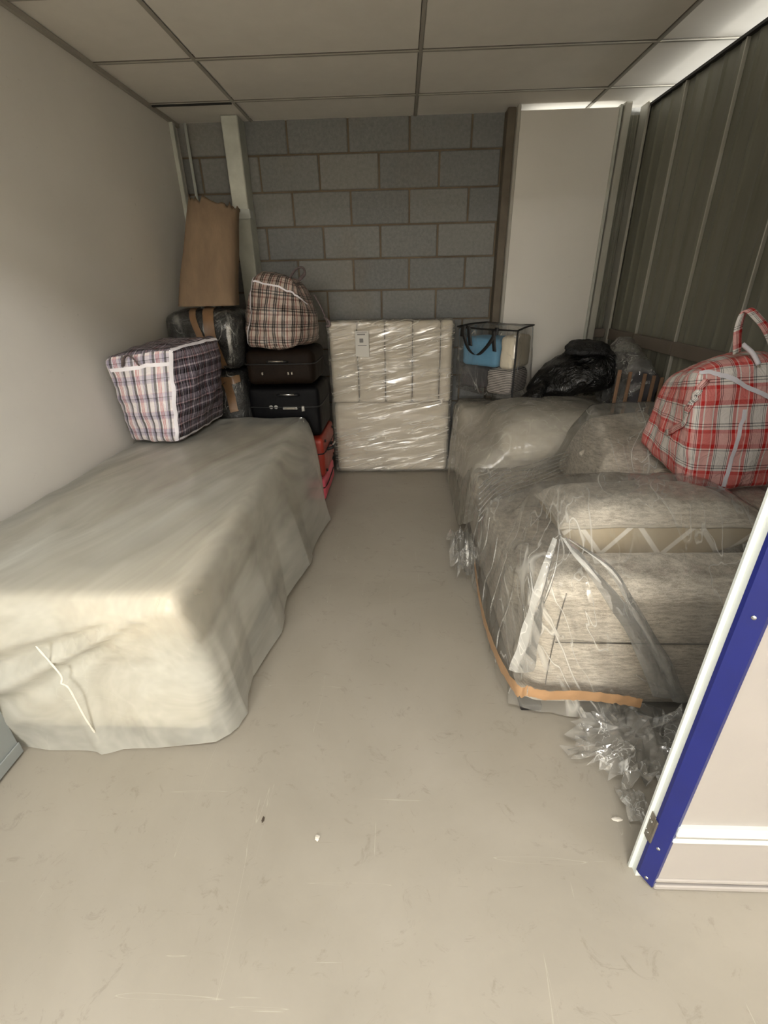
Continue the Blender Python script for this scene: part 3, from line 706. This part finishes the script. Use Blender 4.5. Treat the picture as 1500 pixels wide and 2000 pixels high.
# brown checked bag on top of the suitcases
bb = thing('checked_laundry_bag', 'brown, black and cream checked laundry bag tied shut on top of the suitcase stack', 'bag', (-.83, 3.5, 1.12))
c8 = [(-1.07, 3.30, 1.12), (-.72, 3.27, 1.12), (-.60, 3.70, 1.13), (-1.03, 3.74, 1.13),
      (-.99, 3.40, 1.58), (-.70, 3.39, 1.54), (-.66, 3.62, 1.50), (-.94, 3.66, 1.60)]
mesh_obj('body', hexa(c8, .05, .018, (.06, .04, .035), .014, (5, 5, 6), 6), M['brown_plaid'], bb)
bbb = [c for c in bb.children][0]; V = [Vector(p) for p in c8]
bm = ribbon_on(bbb, [V[4]+Vector((.0, -.03, -.03)), (-.84, 3.325, 1.53), (-.72, 3.34, 1.48), (-.62, 3.45, 1.40)], .006, .004)
ribbon_on(bbb, [V[0]+Vector((0, 0, .03)), (-1.06, 3.30, 1.3), V[4]], .006, .004, bm=bm)
mesh_obj('binding', bm, M['piping_w'], bb)
bm = bmesh.new(); strap(bm, [(-.75, 3.45, 1.55), (-.70, 3.42, 1.60), (-.65, 3.41, 1.615), (-.64, 3.43, 1.58), (-.69, 3.46, 1.54)], .012, .5)
strap(bm, [(-.60, 3.50, 1.45), (-.56, 3.49, 1.38), (-.53, 3.48, 1.31), (-.515, 3.47, 1.27)], .010, .6)
strap(bm, [(-.535, 3.47, 1.31), (-.505, 3.46, 1.285), (-.50, 3.46, 1.255), (-.525, 3.465, 1.25)], .012, .6)
mesh_obj('tied_handle', bm, M['strap_dark'], bb)

# ------------------------------------------------------------------ headboard in stretch film
hb = thing('headboard', 'off-white upholstered headboard with vertical channels, standing on end against the block wall', 'headboard', (-.09, 3.95, 0))
bm = bmesh.new(); xsb = [-.575, -.355, -.135, .085, .305, .40]
for a, b in zip(xsb, xsb[1:]):
    t = hexa(block8(a+.002, b-.002, 3.885, 3.985, .62, 1.248), .022, .022, (0, .012, 0)); me = bpy.data.meshes.new('t'); t.to_mesh(me); t.free(); bm.from_mesh(me); bpy.data.meshes.remove(me)
mesh_obj('channelled_panel', bm, M['head'], hb)
mesh_obj('lower_panel', hexa(block8(-.57, .395, 3.89, 3.99, .012, .615), .03, .04, (0, .01, 0)), M['head'], hb)
bm = bmesh.new(); add_box(bm, -.575, .40, 3.99, 4.02, .02, 1.24)
for x in xsb[1:-1]: add_box(bm, x-.004, x+.004, 3.895, 3.99, .66, 1.19, mi=1)
mesh_obj('back_board', bm, [M['timber'], M['shadowline']], hb, False)
mesh_obj('dark_edge', add_box(bmesh.new(), .398, .412, 3.86, 3.98, .13, .46, bev=.003), M['foot'], hb, False)
wf = hexa(block8(-.592, .414, 3.862, 4.03, .006, 1.262), .035, .02, (0, .006, 0), .006, (2, 3, 9), 8)
hf = tag(mesh_obj('stretch_film', wf, M['wrapw']), 'shiny stretch film wound round the headboard at the end of the aisle', 'plastic film')
lab = thing('paper_label', 'grey paper label curling off the wrapped headboard', 'label', (-.35, 3.84, 1.1))
rows = [[Vector((-.362+.105*i/6, 3.838-.028*max(0, j/10-.65)**1.0*(3-2*i/6)*.6, 1.185-.185*j/10-.01*(i/6)*(j > 8))) for i in range(7)] for j in range(11)]
mesh_obj('sheet', grid_mesh(rows), M['paper'], lab)
bm = bmesh.new(); add_box(bm, -.345, -.285, 3.8355, 3.837, 1.155, 1.165); add_box(bm, -.33, -.30, 3.8355, 3.837, 1.10, 1.13); add_box(bm, -.35, -.27, 3.8355, 3.837, 1.175, 1.179)
add_box(bm, -.345, -.275, 3.835, 3.8365, 1.075, 1.08)
mesh_obj('print', bm, M['ink'], lab, False)

# ------------------------------------------------------------------ sofa, right
so = thing('sofa', 'long beige chenille sofa wrapped in plastic along the right wall', 'sofa', (1.03, 2.55, 0))
mesh_obj('base', hexa(block8(.455, 1.60, 1.34, 3.78, .025, .30), .02, .05, (.004, 0, 0), .002), M['sofa'], so)
c8 = block8(.452, 1.60, 1.295, 1.545, .025, .598)
bm = hexa(c8, .075, .022, (0, .012, .012), .004, (3, 3, 6), 2)
for v in bm.verts:
    if v.co.y < 1.36 and .30 < v.co.z < .42: v.co.y += .010*math.exp(-((v.co.z-.36)/.02)**2)
arm = mesh_obj('armrest', bm, M['sofa'], so)
bm = bmesh.new(); add_tube(bm, curve([(.535, 1.298, .07), (.53, 1.291, .25), (.535, 1.287, .45), (.55, 1.30, .56)], 8), .0022, 6)
add_tube(bm, curve([(.54, 1.292, .356), (.9, 1.284, .36), (1.5, 1.29, .356)], 10), .0025, 6)
mesh_obj('seam', bm, M['shadowline'], arm)
mesh_obj('armrest', hexa(block8(.452, 1.60, 3.52, 3.80, .05, .655), .07, .03, (0, .01, .01), .004), M['sofa'], so)
mesh_obj('backrest', hexa(block8(1.43, 1.635, 1.32, 3.79, .05, .655), .06, .04, (.01, 0, .01), .004), M['sofa'], so)
for a, b in ((1.55, 2.53), (2.54, 3.515)):
    mesh_obj('seat_cushion', hexa(block8(.435, 1.42, a, b, .30, .455), .045, .025, (.01, .004, .015), .004, (3, 3, 3), 5), M['sofa'], so)
for x in (.50, 1.55):
    for y in (1.345, 3.70): mesh_obj('foot', add_box(bmesh.new(), x-.04, x+.04, y-.04, y+.04, 0, .03, bev=.004), M['foot'], so, False)
def pillow(cx, cy, cz, hx, hy, th, rz=0., tx=0., ty=0., seed=0, lower=None):
    n = 26; R = Matrix.Translation((cx, cy, cz)) @ Matrix.Rotation(rz, 4, 'Z') @ Matrix.Rotation(ty, 4, 'Y') @ Matrix.Rotation(tx, 4, 'X'); out = []
    for sgn in (1, -1):
        rows = []
        for j in range(n+1):
            row = []
            for i in range(n+1):
                u, v = -1+2*i/n, -1+2*j/n
                z = (th if sgn > 0 else th*1.75)*((1-(u**4 if sgn > 0 else abs(u)**2.4))*(1-v**(4 if sgn > 0 else 10)))**.5*(1+.12*noise.noise(Vector((u*2, v*2, seed+sgn))))
                k = 1-.06*(1-abs(u)**2)*abs(v)**3-.06*(1-abs(v)**2)*abs(u)**3*0
                row.append(R @ Vector((u*hx*(1-.05*(1-v*v)*abs(u)**3), v*hy*(1-.07*(1-u*u)*abs(v)**3), sgn*z*(1-.0*k)+.004*ridge((u, v, 0), (3, 3, 1), seed))))
            rows.append(row if sgn > 0 else row[::-1])
        out.append(rows)
    edge = [R @ Vector((u*hx*(1-.05*(1-v*v)*abs(u)**3), v*hy*(1-.07*(1-u*u)*abs(v)**3), .004*ridge((u, v, 0), (3, 3, 1), seed))) for u, v in
            [(-1+2*i/n, -1) for i in range(n)]+[(1, -1+2*i/n) for i in range(n)]+[(1-2*i/n, 1) for i in range(n)]+[(-1, 1-2*i/n) for i in range(n+1)]]
    return out, edge
def xmat():
    t = NT('cream_lattice_cloth'); c = t.add('ShaderNodeTexCoord'); s = t.add('ShaderNodeSeparateXYZ'); t.l(c.outputs['Object'], s.inputs[0])
    u = t.math('MULTIPLY', s.outputs[0], 4.6); v = t.math('MULTIPLY', s.outputs[2], 3.6)
    a = t.math('ABSOLUTE', t.math('SUBTRACT', t.math('FRACT', t.math('ADD', u, v)), .5)); b = t.math('ABSOLUTE', t.math('SUBTRACT', t.math('FRACT', t.math('SUBTRACT', u, v)), .5))
    m_ = t.math('MINIMUM', a, b); f = t.ramp(m_, [(.04, (1, 1, 1, 1)), (.06, (0, 0, 0, 1))])
    t.l(t.mix(f, lin((196, 180, 150)), lin((246, 240, 226))), t.b.inputs['Base Color']); t.b.inputs['Roughness'].default_value = .75; return t.m
M['xcloth'] = xmat()
pw = thing('scatter_cushion', 'flat cushion with cream lattice underside lying behind the near arm of the sofa', 'cushion', (.93, 1.78, .50))
(upr, lor), edge = pillow(.965, 1.755, .655, .365, .215, .09, -.05, -.12, -.03, 3)
mesh_obj('grey_side', grid_mesh(upr), M['sofa'], pw); mesh_obj('lattice_side', grid_mesh(lor), M['xcloth'], pw)
mesh_obj('piping', add_tube(bmesh.new(), edge, .006, 6), M['sofa_x'], pw)
kn = bmesh.new(); add_tube(kn, curve([(1.31, 1.57, .685), (1.335, 1.55, .70), (1.37, 1.56, .68), (1.39, 1.55, .705), (1.40, 1.58, .70)], 6), .022, 10)
mesh_obj('gathered_corner', kn, M['sofa_x'], pw)
bc = thing('back_cushion', 'loose grey-beige back cushion slanting under the red checked bag on the sofa', 'cushion', (1.15, 2.3, .46))
mesh_obj('body', hexa([(.90, 2.04, .475), (1.40, 1.99, .475), (1.41, 2.72, .475), (.92, 2.72, .475), (1.0, 2.22, .67), (1.40, 2.10, .65), (1.41, 2.70, .84), (1.06, 2.70, .80)], .06, .02, (.02, .03, .03), .005, (3, 3, 3), 11), M['sofa'], bc)
oc = thing('seat_pad', 'plump cream-beige cushion under the milky sheet at the far end of the sofa', 'cushion', (.95, 3.1, .47))
mesh_obj('body', hexa([(.66, 2.78, .475), (1.38, 2.78, .475), (1.38, 3.48, .475), (.66, 3.48, .475), (.64, 2.84, .63), (1.36, 2.84, .66), (1.36, 3.46, .72), (.66, 3.46, .70)], .07, .025, (.02, .02, .05), .006, (3, 3, 3), 12), M['sofa_x'], oc)

# film over the sofa: a taut membrane relaxed over what lies beneath
def membrane(x0, x1, y0, y1, obst, nx, ny, it=500, sag=0.):
    X = np.linspace(x0, x1, nx); Y = np.linspace(y0, y1, ny)
    Hh = np.array([[obst(x, y) for x in X] for y in Y]); Z = Hh.copy()
    for _ in range(it):
        P = np.pad(Z, 1, mode='edge'); A = (P[:-2, 1:-1]+P[2:, 1:-1]+P[1:-1, :-2]+P[1:-1, 2:])/4-sag
        Z = np.maximum(A, Hh)
        
    def f(x, y):
        i = min(nx-1.001, max(0, (x-x0)/(x1-x0)*(nx-1))); j = min(ny-1.001, max(0, (y-y0)/(y1-y0)*(ny-1)))
        a, b = int(i), int(j); u, v = i-a, j-b
        return float(Z[b, a]*(1-u)*(1-v)+Z[b, a+1]*u*(1-v)+Z[b+1, a]*(1-u)*v+Z[b+1, a+1]*u*v)
    return f
def smooth(a, b, x): t = max(0, min(1, (x-a)/(b-a))); return t*t*(3-2*t)
def near_ob(x, y):
    z = .475
    if y < 1.58: z = max(z, .618-.02*smooth(1.5, 1.58, y))
    if abs(x-.965) < .38 and abs(y-1.755) < .235: z = max(z, .672+.095*math.sqrt(max(0, (1-((x-.965)/.38)**4)*(1-((y-1.755)/.235)**4)))-.05*(y-1.755))
    if x > .88 and 1.98 < y < 2.76: z = max(z, min(.50+.95*(y-2.0), .70+.24*(y-2.1), .50+1.6*(x-.88)))
    if x > 1.43: z = max(z, .69)
    return z
fm_near = membrane(.432, 1.645, 1.272, 2.80, near_ob, 60, 72, 60, .0008)
def near_top(x, y): return fm_near(x, y)+.006*(1-2*abs(noise.noise(Vector(((x-y*.7)*8, (x+y)*1.5, 2)))))
Xa, Xb, Ya, Yb = .428, 1.642, 1.268, 2.80
hem = [((Xa, Ya), at_z(1003, 1372, .03)), ((.7, Ya), (.68, 1.275, .02)), ((1.0, Ya), (1.0, 1.262, .03)), ((1.3, Ya), (1.3, 1.24, .06)), ((Xb, Ya), (1.645, 1.26, .05)),
       ((Xb, 2.), (1.646, 2., .1)), ((Xb, Yb), (1.646, 2.81, .3)), ((1.0, Yb), (1.0, 2.83, .46)), ((Xa, Yb), (.42, 2.83, .3)), ((Xa, 2.5), (.405, 2.5, .12)), ((Xa, 2.1), (.40, 2.1, .05)), ((Xa, 1.6), (.41, 1.6, .03))]
def near_extra(q, p, s, t, n):
    o = Vector((0, 0, 0))
    if p.y < Ya+.01:                                   # pleats fan down from the cushion's corner
        dx = q.x-.56; dz = .72-q.z; a = math.atan2(dx, dz+.02); rr = math.hypot(dx, dz)
        w = math.exp(-((a-.25)/.55)**2)
        o += Vector((0, -1, 0))*(.016*abs(math.sin(a*17))*w*min(1, rr*4)*(1-.3*t)+.0)
        o += Vector((0, -1, 0))*(.012*max(0, noise.noise(Vector((q.x*9-q.z*4, q.z*6, 5)))))
    if p.x < Xa+.01:
        o += Vector((-1, 0, 0))*(.016*abs(math.sin(p.y*21+2*noise.noise(Vector((p.y*3, t*2, 1)))))*(.4+.6*t)+.01*noise.noise(Vector((p.y*7, t*5, 9))))
    return o
bm = cover(Xa, Xb, Ya, Yb, near_top, [(a, tuple(b)) for a, b in hem], .02, 26, .045, .006, 2.3, .006, (5, 3.5, 5), 7, .012, near_extra)
sf = mesh_obj('stretch_film', bm, M['clear'])
tag(sf, 'clear glossy film wrapped round the near half of the sofa', 'plastic film')
def band(pts, w, jit=.35, seed=0, nrm=Vector((0, -1, 0))):
    P = curve(pts, 8); rows = []
    for k, p in enumerate(P):
        a = 1+jit*noise.noise(Vector((k*.5, seed, 0))); b = 1+jit*noise.noise(Vector((k*.6, seed+5, 0)))
        rows.append([p+Vector((0, 0, w*a))+nrm*.001, p+Vector((0, 0, w*.2))+nrm*.003*(1+math.sin(k*.9)), p-Vector((0, 0, w*.4))+nrm*.002, p-Vector((0, 0, w*b))])
    return grid_mesh(rows)
tp = mesh_obj('tape_band', band([(.455, 1.250, .165), (.52, 1.240, .155), (.62, 1.240, .158), (.72, 1.240, .148), (.80, 1.236, .14), (.86, 1.232, .13)], .023), M['tape2'], sf)
tp2 = mesh_obj('tape_band', band([(.455, 1.250, .165), (.418, 1.26, .16), (.385, 1.45, .135), (.374, 1.7, .12), (.372, 1.9, .15), (.378, 2.08, .19)], .026, .5, 3, Vector((-1, 0, 0))), M['tape2'], sf)

for k in range(7):
    e = k*7-20; P = [at_y(x, y+e*f, Y) for x, y, Y, f in ((1232, 842, 2.72, .2), (1180, 872, 2.66, .5), (1110, 900, 2.56, .9), (1040, 928, 2.42, 1.1), (975, 948, 2.28, 1.3), (935, 985, 2.15, 1.5))]
    mesh_obj('fold_and_glint', add_tube(bmesh.new(), [p+Vector((0, 0, .006*noise.noise(p*9+Vector((k, 0, 0))))) for p in curve(P, 7)], [.0035+.003*abs(math.sin(i*.9+k*2)) for i in range(36)], 5, .5), M['scrap'], sf)
Yf = 1.262
for L in (((1095, 1046), (1082, 1120), (1050, 1210), (1022, 1300)),  ((1010, 1120), (1000, 1190), (995, 1260), (1004, 1330)), ((1030, 1100), (1012, 1170), (1003, 1230)),
          ((1220, 1300), (1260, 1330), (1310, 1350)), ((1020, 1180), (1010, 1260), (1012, 1330))):
    P = [at_y(x, y, Yf-.012 if k else 1.34) for k, (x, y) in enumerate(L)]; P = [Vector((max(.425, p.x), p.y, p.z)) for p in P]
    Q = curve(P, 8); mesh_obj('fold_and_glint', add_tube(bmesh.new(), [p+Vector((0, .004*noise.noise(p*14), 0)) for p in Q], [.0012+.0045*abs(math.sin(i*.33+L[1][0]))*math.sin(math.pi*(i+.5)/len(Q)) for i in range(len(Q))], 5, .6), M['scrap'], sf)  # whitish strands added as glints down the front edge of the film
for y0 in (1.45, 1.62, 1.8, 2.0, 2.2):
    P = [Vector((.418, y0, .50)), Vector((.405, y0+.03*math.sin(y0*9), .36)), Vector((.392, y0+.05, .22)), Vector((.385, y0+.02, .08))]
    Q = curve(P, 8); mesh_obj('fold_and_glint', add_tube(bmesh.new(), Q, [.0012+.005*abs(math.sin(i*.4+y0*7))*math.sin(math.pi*(i+.5)/len(Q)) for i in range(len(Q))], 5, .6), M['scrap'], sf)  # more strands added as glints on the aisle side
for L, wd in ((((1100, 1048), (1150, 1110), (1205, 1180), (1262, 1270), (1300, 1360)), .035), (((1108, 1050), (1190, 1110), (1245, 1200), (1300, 1300), (1330, 1370)), .022), (((1085, 1050), (1060, 1130), (1040, 1220), (1018, 1310)), .03)):
    Q = curve([at_y(x, y, Yf-.016 if k else 1.36) for k, (x, y) in enumerate(L)], 8); V = []; fw = bmesh.new()
    for i, p in enumerate(Q):
        w = wd*(.25+1.1*i/len(Q))*(1+.4*noise.noise(Vector((i*.2, wd*99, 0))))
        V.append([fw.verts.new(p+Vector((w*f, -.010*(1-f*f)+.006*noise.noise(Vector((i*.25, f*2, wd*50))), 0))) for f in (-1, -.5, 0, .5, 1)])
    for a, b in zip(V, V[1:]):
        for i in range(4): fw.faces.new((a[i], a[i+1], b[i+1], b[i]))
    mesh_obj('fold_and_glint', fw, M['milk'], sf)
def far_ob(x, y):
    z = .475
    if y > 3.45: z = max(z, .672)
    if abs(x-1.01) < .41 and abs(y-3.15) < .37: z = max(z, .66+.115*math.sqrt(max(0, (1-((x-1.01)/.41)**4)*(1-((y-3.15)/.37)**4))))
    if x > 1.42: z = max(z, .685)
    return z
fm_far = membrane(.43, 1.665, 2.70, 3.83, far_ob, 60, 56, 120, .0006)
def far_top(x, y): return fm_far(x, y)+.006*noise.noise(Vector((x*6, y*4, 0)))
Xc, Xd, Yc, Yd = .430, 1.642, 2.70, 3.83
hem = [((Xc, Yc), (.41, 2.70, .10)), ((1., Yc), (1.0, 2.68, .49)), ((Xd, Yc), (1.646, 2.66, .5)), ((Xd, Yd), (1.646, 3.85, .3)), ((1., Yd), (1., 3.86, .2)), ((Xc, Yd), (.42, 3.85, .05)),
       ((Xc, 3.6), tuple(at_z(880, 945, .01))), ((Xc, 3.2), tuple(at_z(891, 990, .02))), ((Xc, 2.9), tuple(at_z(903, 1026, .02)))]
def far_extra(q, p, s, t, n):
    if p.x < Xc+.01: return Vector((-.014*t*abs(math.sin(p.y*8)), 0, 0))
    return Vector((0, 0, 0))
bm = cover(Xc, Xd, Yc, Yd, far_top, hem, .03, 18, .06, .008, 1.7, .006, (3, 3, 3), 12, .012, far_extra)
fs = mesh_obj('dust_sheet', bm, M['poly2'])
tag(fs, 'smoky translucent polythene sheet draped over the far half of the sofa', 'plastic sheet')

# ------------------------------------------------------------------ things on the sofa
rb = thing('checked_laundry_bag', 'big red and white checked laundry bag on the sofa by the metal wall', 'bag', (1.4, 2.1, .7))
c8 = [at_y(1338, 962, 1.90), (1.655, 1.90, .665), (1.655, 2.36, .84), at_y(1243, 862, 2.36), at_y(1362, 722, 1.96), (1.61, 1.96, 1.20), (1.60, 2.30, 1.20), at_y(1300, 738, 2.30)]
c8 = [Vector(p) for p in c8]
mesh_obj('body', hexa(c8, .035, .018, (.012, .02, .045), .011, (4, 4, 4), 21), M['red_plaid'], rb)
def onb(x, y, Y): return at_y(x, y, Y)
def ribbon(bm, P, wv, n=8):
    P = curve(P, n); u = bm.loops.layers.uv.verify(); V = []
    for k, p in enumerate(P): V.append([bm.verts.new(p-Vector(wv)), bm.verts.new(p+Vector(wv))])
    for k, (a, b) in enumerate(zip(V, V[1:])):
        f = bm.faces.new((a[0], a[1], b[1], b[0]))
        for lp, q in zip(f.loops, ((0, k), (.04, k), (.04, k+1), (0, k+1))): lp[u].uv = (q[0], q[1]*.012)
    return bm
rbb = [c for c in rb.children][0]
bm = ribbon_on(rbb, [onb(1365, 700, 1.935), onb(1400, 722, 1.93), onb(1450, 745, 1.92), onb(1500, 772, 1.91), onb(1540, 790, 1.90)], .009, .005)
ribbon_on(rbb, [onb(1462, 800, 1.90), onb(1438, 880, 1.885), onb(1415, 955, 1.88)], .008, .005, bm=bm)
mesh_obj('binding', bm, M['piping_w'], rb)
bm = bmesh.new()
ribbon(bm, [onb(1440, 690, 1.96), onb(1443, 640, 1.95), onb(1458, 606, 1.94), onb(1480, 622, 1.93), onb(1500, 650, 1.93), onb(1515, 690, 1.95)], (.014, 0, .006))
ribbon_on(rbb, [onb(1272, 846, 2.1), onb(1300, 828, 1.98), onb(1325, 805, 1.95), onb(1355, 770, 1.93), onb(1386, 740, 1.93)], .013, .012, bm=bm)
b2 = mesh_obj('handle', bm, M['red_plaid'], rb); b2.modifiers.new('t', 'SOLIDIFY').thickness = .004
mesh_obj('handle_cord', add_tube(bmesh.new(), curve([onb(1450, 672, 1.99), onb(1470, 690, 1.97), onb(1482, 712, 1.95)], 6), .009, 8), M['piping_w'], rb)

cb = thing('clear_storage_bag', 'clear zipped bag with black straps holding blue and grey bedding, beside the headboard', 'bag', (.7, 3.7, .70))
c8 = [(.425, 3.835, .745), (.80, 3.44, .705), (1.02, 3.72, .70), (.68, 4.02, .72), (.425, 3.835, 1.205), (.80, 3.46, 1.20), (.98, 3.74, 1.215), (.68, 4.02, 1.22)]
V8 = [Vector(p) for p in c8]
mesh_obj('clear_shell', hexa(c8, .02, .02, (.012, .012, .01), .005, (6, 6, 6), 31), M['clear_v'], cb)
bm = bmesh.new()
for a, b in ((4, 5), (5, 6), (6, 7), (7, 4), (1, 5)):
    mid = (V8[a]+V8[b])/2+Vector((0, -.004, .008*math.sin(a*3))); add_tube(bm, curve([V8[a], mid, V8[b]], 6), .0065, 6)
mesh_obj('piping', bm, M['plastic_blk'], cb)
ux = (V8[1]-V8[0]).normalized(); out = Vector((-ux.y*-1, -ux.x, 0)).normalized()
out = Vector((0, 0, 1)).cross(ux)*-1; out.normalize()
def fb(a, z, o=.02): return V8[0].lerp(V8[1], a).xy.to_3d()+Vector((0, 0, z))+out*o
bm = bmesh.new(); ribbon(bm, [fb(.16, 1.22), fb(.17, 1.16, .03), fb(.27, 1.06, .035), fb(.42, 1.02, .04), fb(.55, 1.07, .035), fb(.66, 1.15, .03), fb(.70, 1.215)], (ux*.016))
ribbon(bm, [fb(.12, 1.14), fb(.14, 1.205, .02), fb(.24, 1.215, .03), fb(.27, 1.15, .03), fb(.29, 1.08, .025)], (ux*.018)); ribbon(bm, [fb(.66, 1.20, .03), fb(.68, 1.10, .025), fb(.69, 1.055, .02)], (ux*.016))
s1 = mesh_obj('carry_strap', bm, M['plastic_blk'], cb); s1.modifiers.new('t', 'SOLIDIFY').thickness = .003
def inset(z0, z1, a0, a1, b0, b1):   # fractions along front edge and depth
    g = lambda a, b, z: (V8[0].lerp(V8[1], a)*(1-b)+V8[3].lerp(V8[2], a)*b).xy.to_3d()+Vector((0, 0, z))
    return [g(a0, b0, z0), g(a1, b0, z0), g(a1, b1, z0), g(a0, b1, z0), g(a0, b0, z1), g(a1, b0, z1), g(a1, b1, z1), g(a0, b1, z1)]
tag(mesh_obj('folded_blanket', hexa(inset(.93, 1.13, .06, .66, .08, .9), .03, .025, (.0, .0, .01), .004, (6, 6, 6), 3), M['blue_item']), 'sky blue folded blanket inside the clear bag, above the grey bedding', 'blanket')
tag(mesh_obj('folded_towel', hexa(inset(.765, .92, .06, .50, .06, .9), .03, .02, (0, .0, .01), .004, (6, 6, 6), 4), M['grey_towel']), 'charcoal folded towel at the bottom of the clear bag', 'towel')
tag(mesh_obj('folded_jumper', hexa(inset(.745, .92, .53, .92, .06, .9), .03, .02, (0, .0, .01), .006, (6, 6, 16), 5), M['knit']), 'grey ribbed knit folded beside the charcoal towel inside the clear bag', 'clothing')
tag(mesh_obj('folded_cloth', hexa(inset(.93, 1.15, .70, .92, .10, .9), .03, .02, (0, .0, .01), .006, (6, 6, 9), 6), M['divan']), 'dull beige folded cloth beside the blue blanket inside the clear bag', 'clothing')

kb = thing('bin_bag', 'lumpy matt black sack slumped on the far end of the sofa beside the clear bag', 'bag', (1.2, 3.4, .73))
c8 = [(.90, 3.38, .735), (1.45, 3.22, .80), (1.50, 3.70, .80), (.98, 3.74, .74), (1.03, 3.42, .93), (1.40, 3.30, 1.10), (1.47, 3.55, 1.10), (1.16, 3.62, 1.07)]
mesh_obj('sack', hexa(c8, .10, .016, (.06, .05, .03), .02, (3.2, 3.2, 4.5), 17), M['bin'], kb)
bm = hexa([(1.12, 3.34, 1.045), (1.38, 3.28, 1.05), (1.46, 3.52, 1.05), (1.2, 3.58, 1.05), (1.12, 3.38, 1.10), (1.36, 3.33, 1.115), (1.42, 3.52, 1.12), (1.2, 3.56, 1.12)], .03, .014, (.02, .02, .02), .013, (6, 14, 6), 18)
mesh_obj('folded_top', bm, M['bin_matt'], kb)
bm = hexa([(.805, 3.33, .72), (.98, 3.28, .745), (1.02, 3.42, .745), (.90, 3.48, .73), (.86, 3.36, .75), (.98, 3.32, .85), (1.03, 3.42, .88), (.93, 3.46, .82)], .04, .014, (.02, .02, .02), .008, (6, 6, 6), 19)
mesh_obj('trailing_corner', bm, M['bin'], kb)

wb = thing('slatted_cot_side', 'upright pale pine slats of a film-wrapped frame behind the far end of the sofa', 'cot side', (1.6, 3.1, .5))
for k, px in enumerate((1203, 1224, 1253, 1271, 1287)):
    p = at_y(px, 770, 3.02+.0*k); 
    mesh_obj('slat', add_box(bmesh.new(), p.x-.010, p.x+.010, 3.02, 3.035, .70, 1.0-.012*k, bev=.003), M['wood'], wb, False)
mesh_obj('rail', add_box(bmesh.new(), 1.42, 1.63, 3.018, 3.04, .69, .715, bev=.004), M['wood'], wb, False)
bun = thing('wrapped_bundle', 'grey bundle in crumpled clear film behind the pine slats at the metal wall', 'parcel', (1.58, 3.2, .82))
mesh_obj('bundle', hexa([(1.44, 3.07, .70), (1.645, 3.07, .70), (1.645, 3.5, .70), (1.44, 3.5, .70), (1.46, 3.08, .98), (1.65, 3.08, .96), (1.65, 3.48, 1.05), (1.46, 3.48, 1.05)], .05, .02, (.0, .02, .02), .02, (7, 7, 7), 23), M['grey_towel'], bun)
bm = hexa([(1.42, 3.06, .69), (1.648, 3.06, .69), (1.648, 3.55, .69), (1.42, 3.55, .69), (1.44, 3.10, 1.04), (1.62, 3.10, 1.00), (1.62, 3.5, 1.13), (1.46, 3.5, 1.16)], .06, .025, (.0, .02, .03), .022, (6, 6, 6), 24)
bmesh.ops.triangulate(bm, faces=bm.faces[:]); mesh_obj('film', bm, M['scrap'], bun, False)

# ------------------------------------------------------------------ loose film and scraps on the floor
s1 = mesh_obj('loose_film', crumple(.84, 1.13, .002, .34, .22, .11, 22, 5), M['scrap'], None, False)
tag(s1, 'crumpled clear film trailing on the floor in front of the sofa arm', 'plastic film')
s2 = mesh_obj('loose_film', crumple(1.0, 1.14, .01, .17, .14, .24, 14, 8), M['scrap'], None, False)
tag(s2, 'bunched knot of clear film on the floor between the sofa arm and the blue-edged door', 'plastic film')
s3 = mesh_obj('loose_film', crumple(.355, 2.36, .01, .11, .34, .20, 16, 12), M['scrap'], None, False)
tag(s3, 'bunch of clear film sticking out from the aisle side of the sofa', 'plastic film')
s4 = mesh_obj('loose_film', crumple(.72, .93, .002, .05, .09, .09, 10, 15), M['scrap'], None, False)
tag(s4, 'small ball of clear film on the floor behind the white door post', 'plastic film')
p = at_z(1205, 1602, 0); s5 = mesh_obj('film_shred', crumple(p.x, p.y, .001, .022, .010, .006, 7, 18), M['fluff'], None, False)
tag(s5, 'tiny white shred of film on the floor left of the hinge', 'litter')
p = at_z(620, 1638, 0); s6 = mesh_obj('fluff', crumple(p.x, p.y, .001, .010, .013, .008, 6, 19), M['fluff'], None, False)
tag(s6, 'small pale speck of fluff alone in the middle of the near floor', 'litter')
p = at_z(514, 1602, 0); s7 = mesh_obj('grit', crumple(p.x, p.y, .001, .006, .013, .005, 5, 20), M['grit'], None, False)
tag(s7, 'small dark crumb of grit on the floor left of the pale fluff', 'litter')
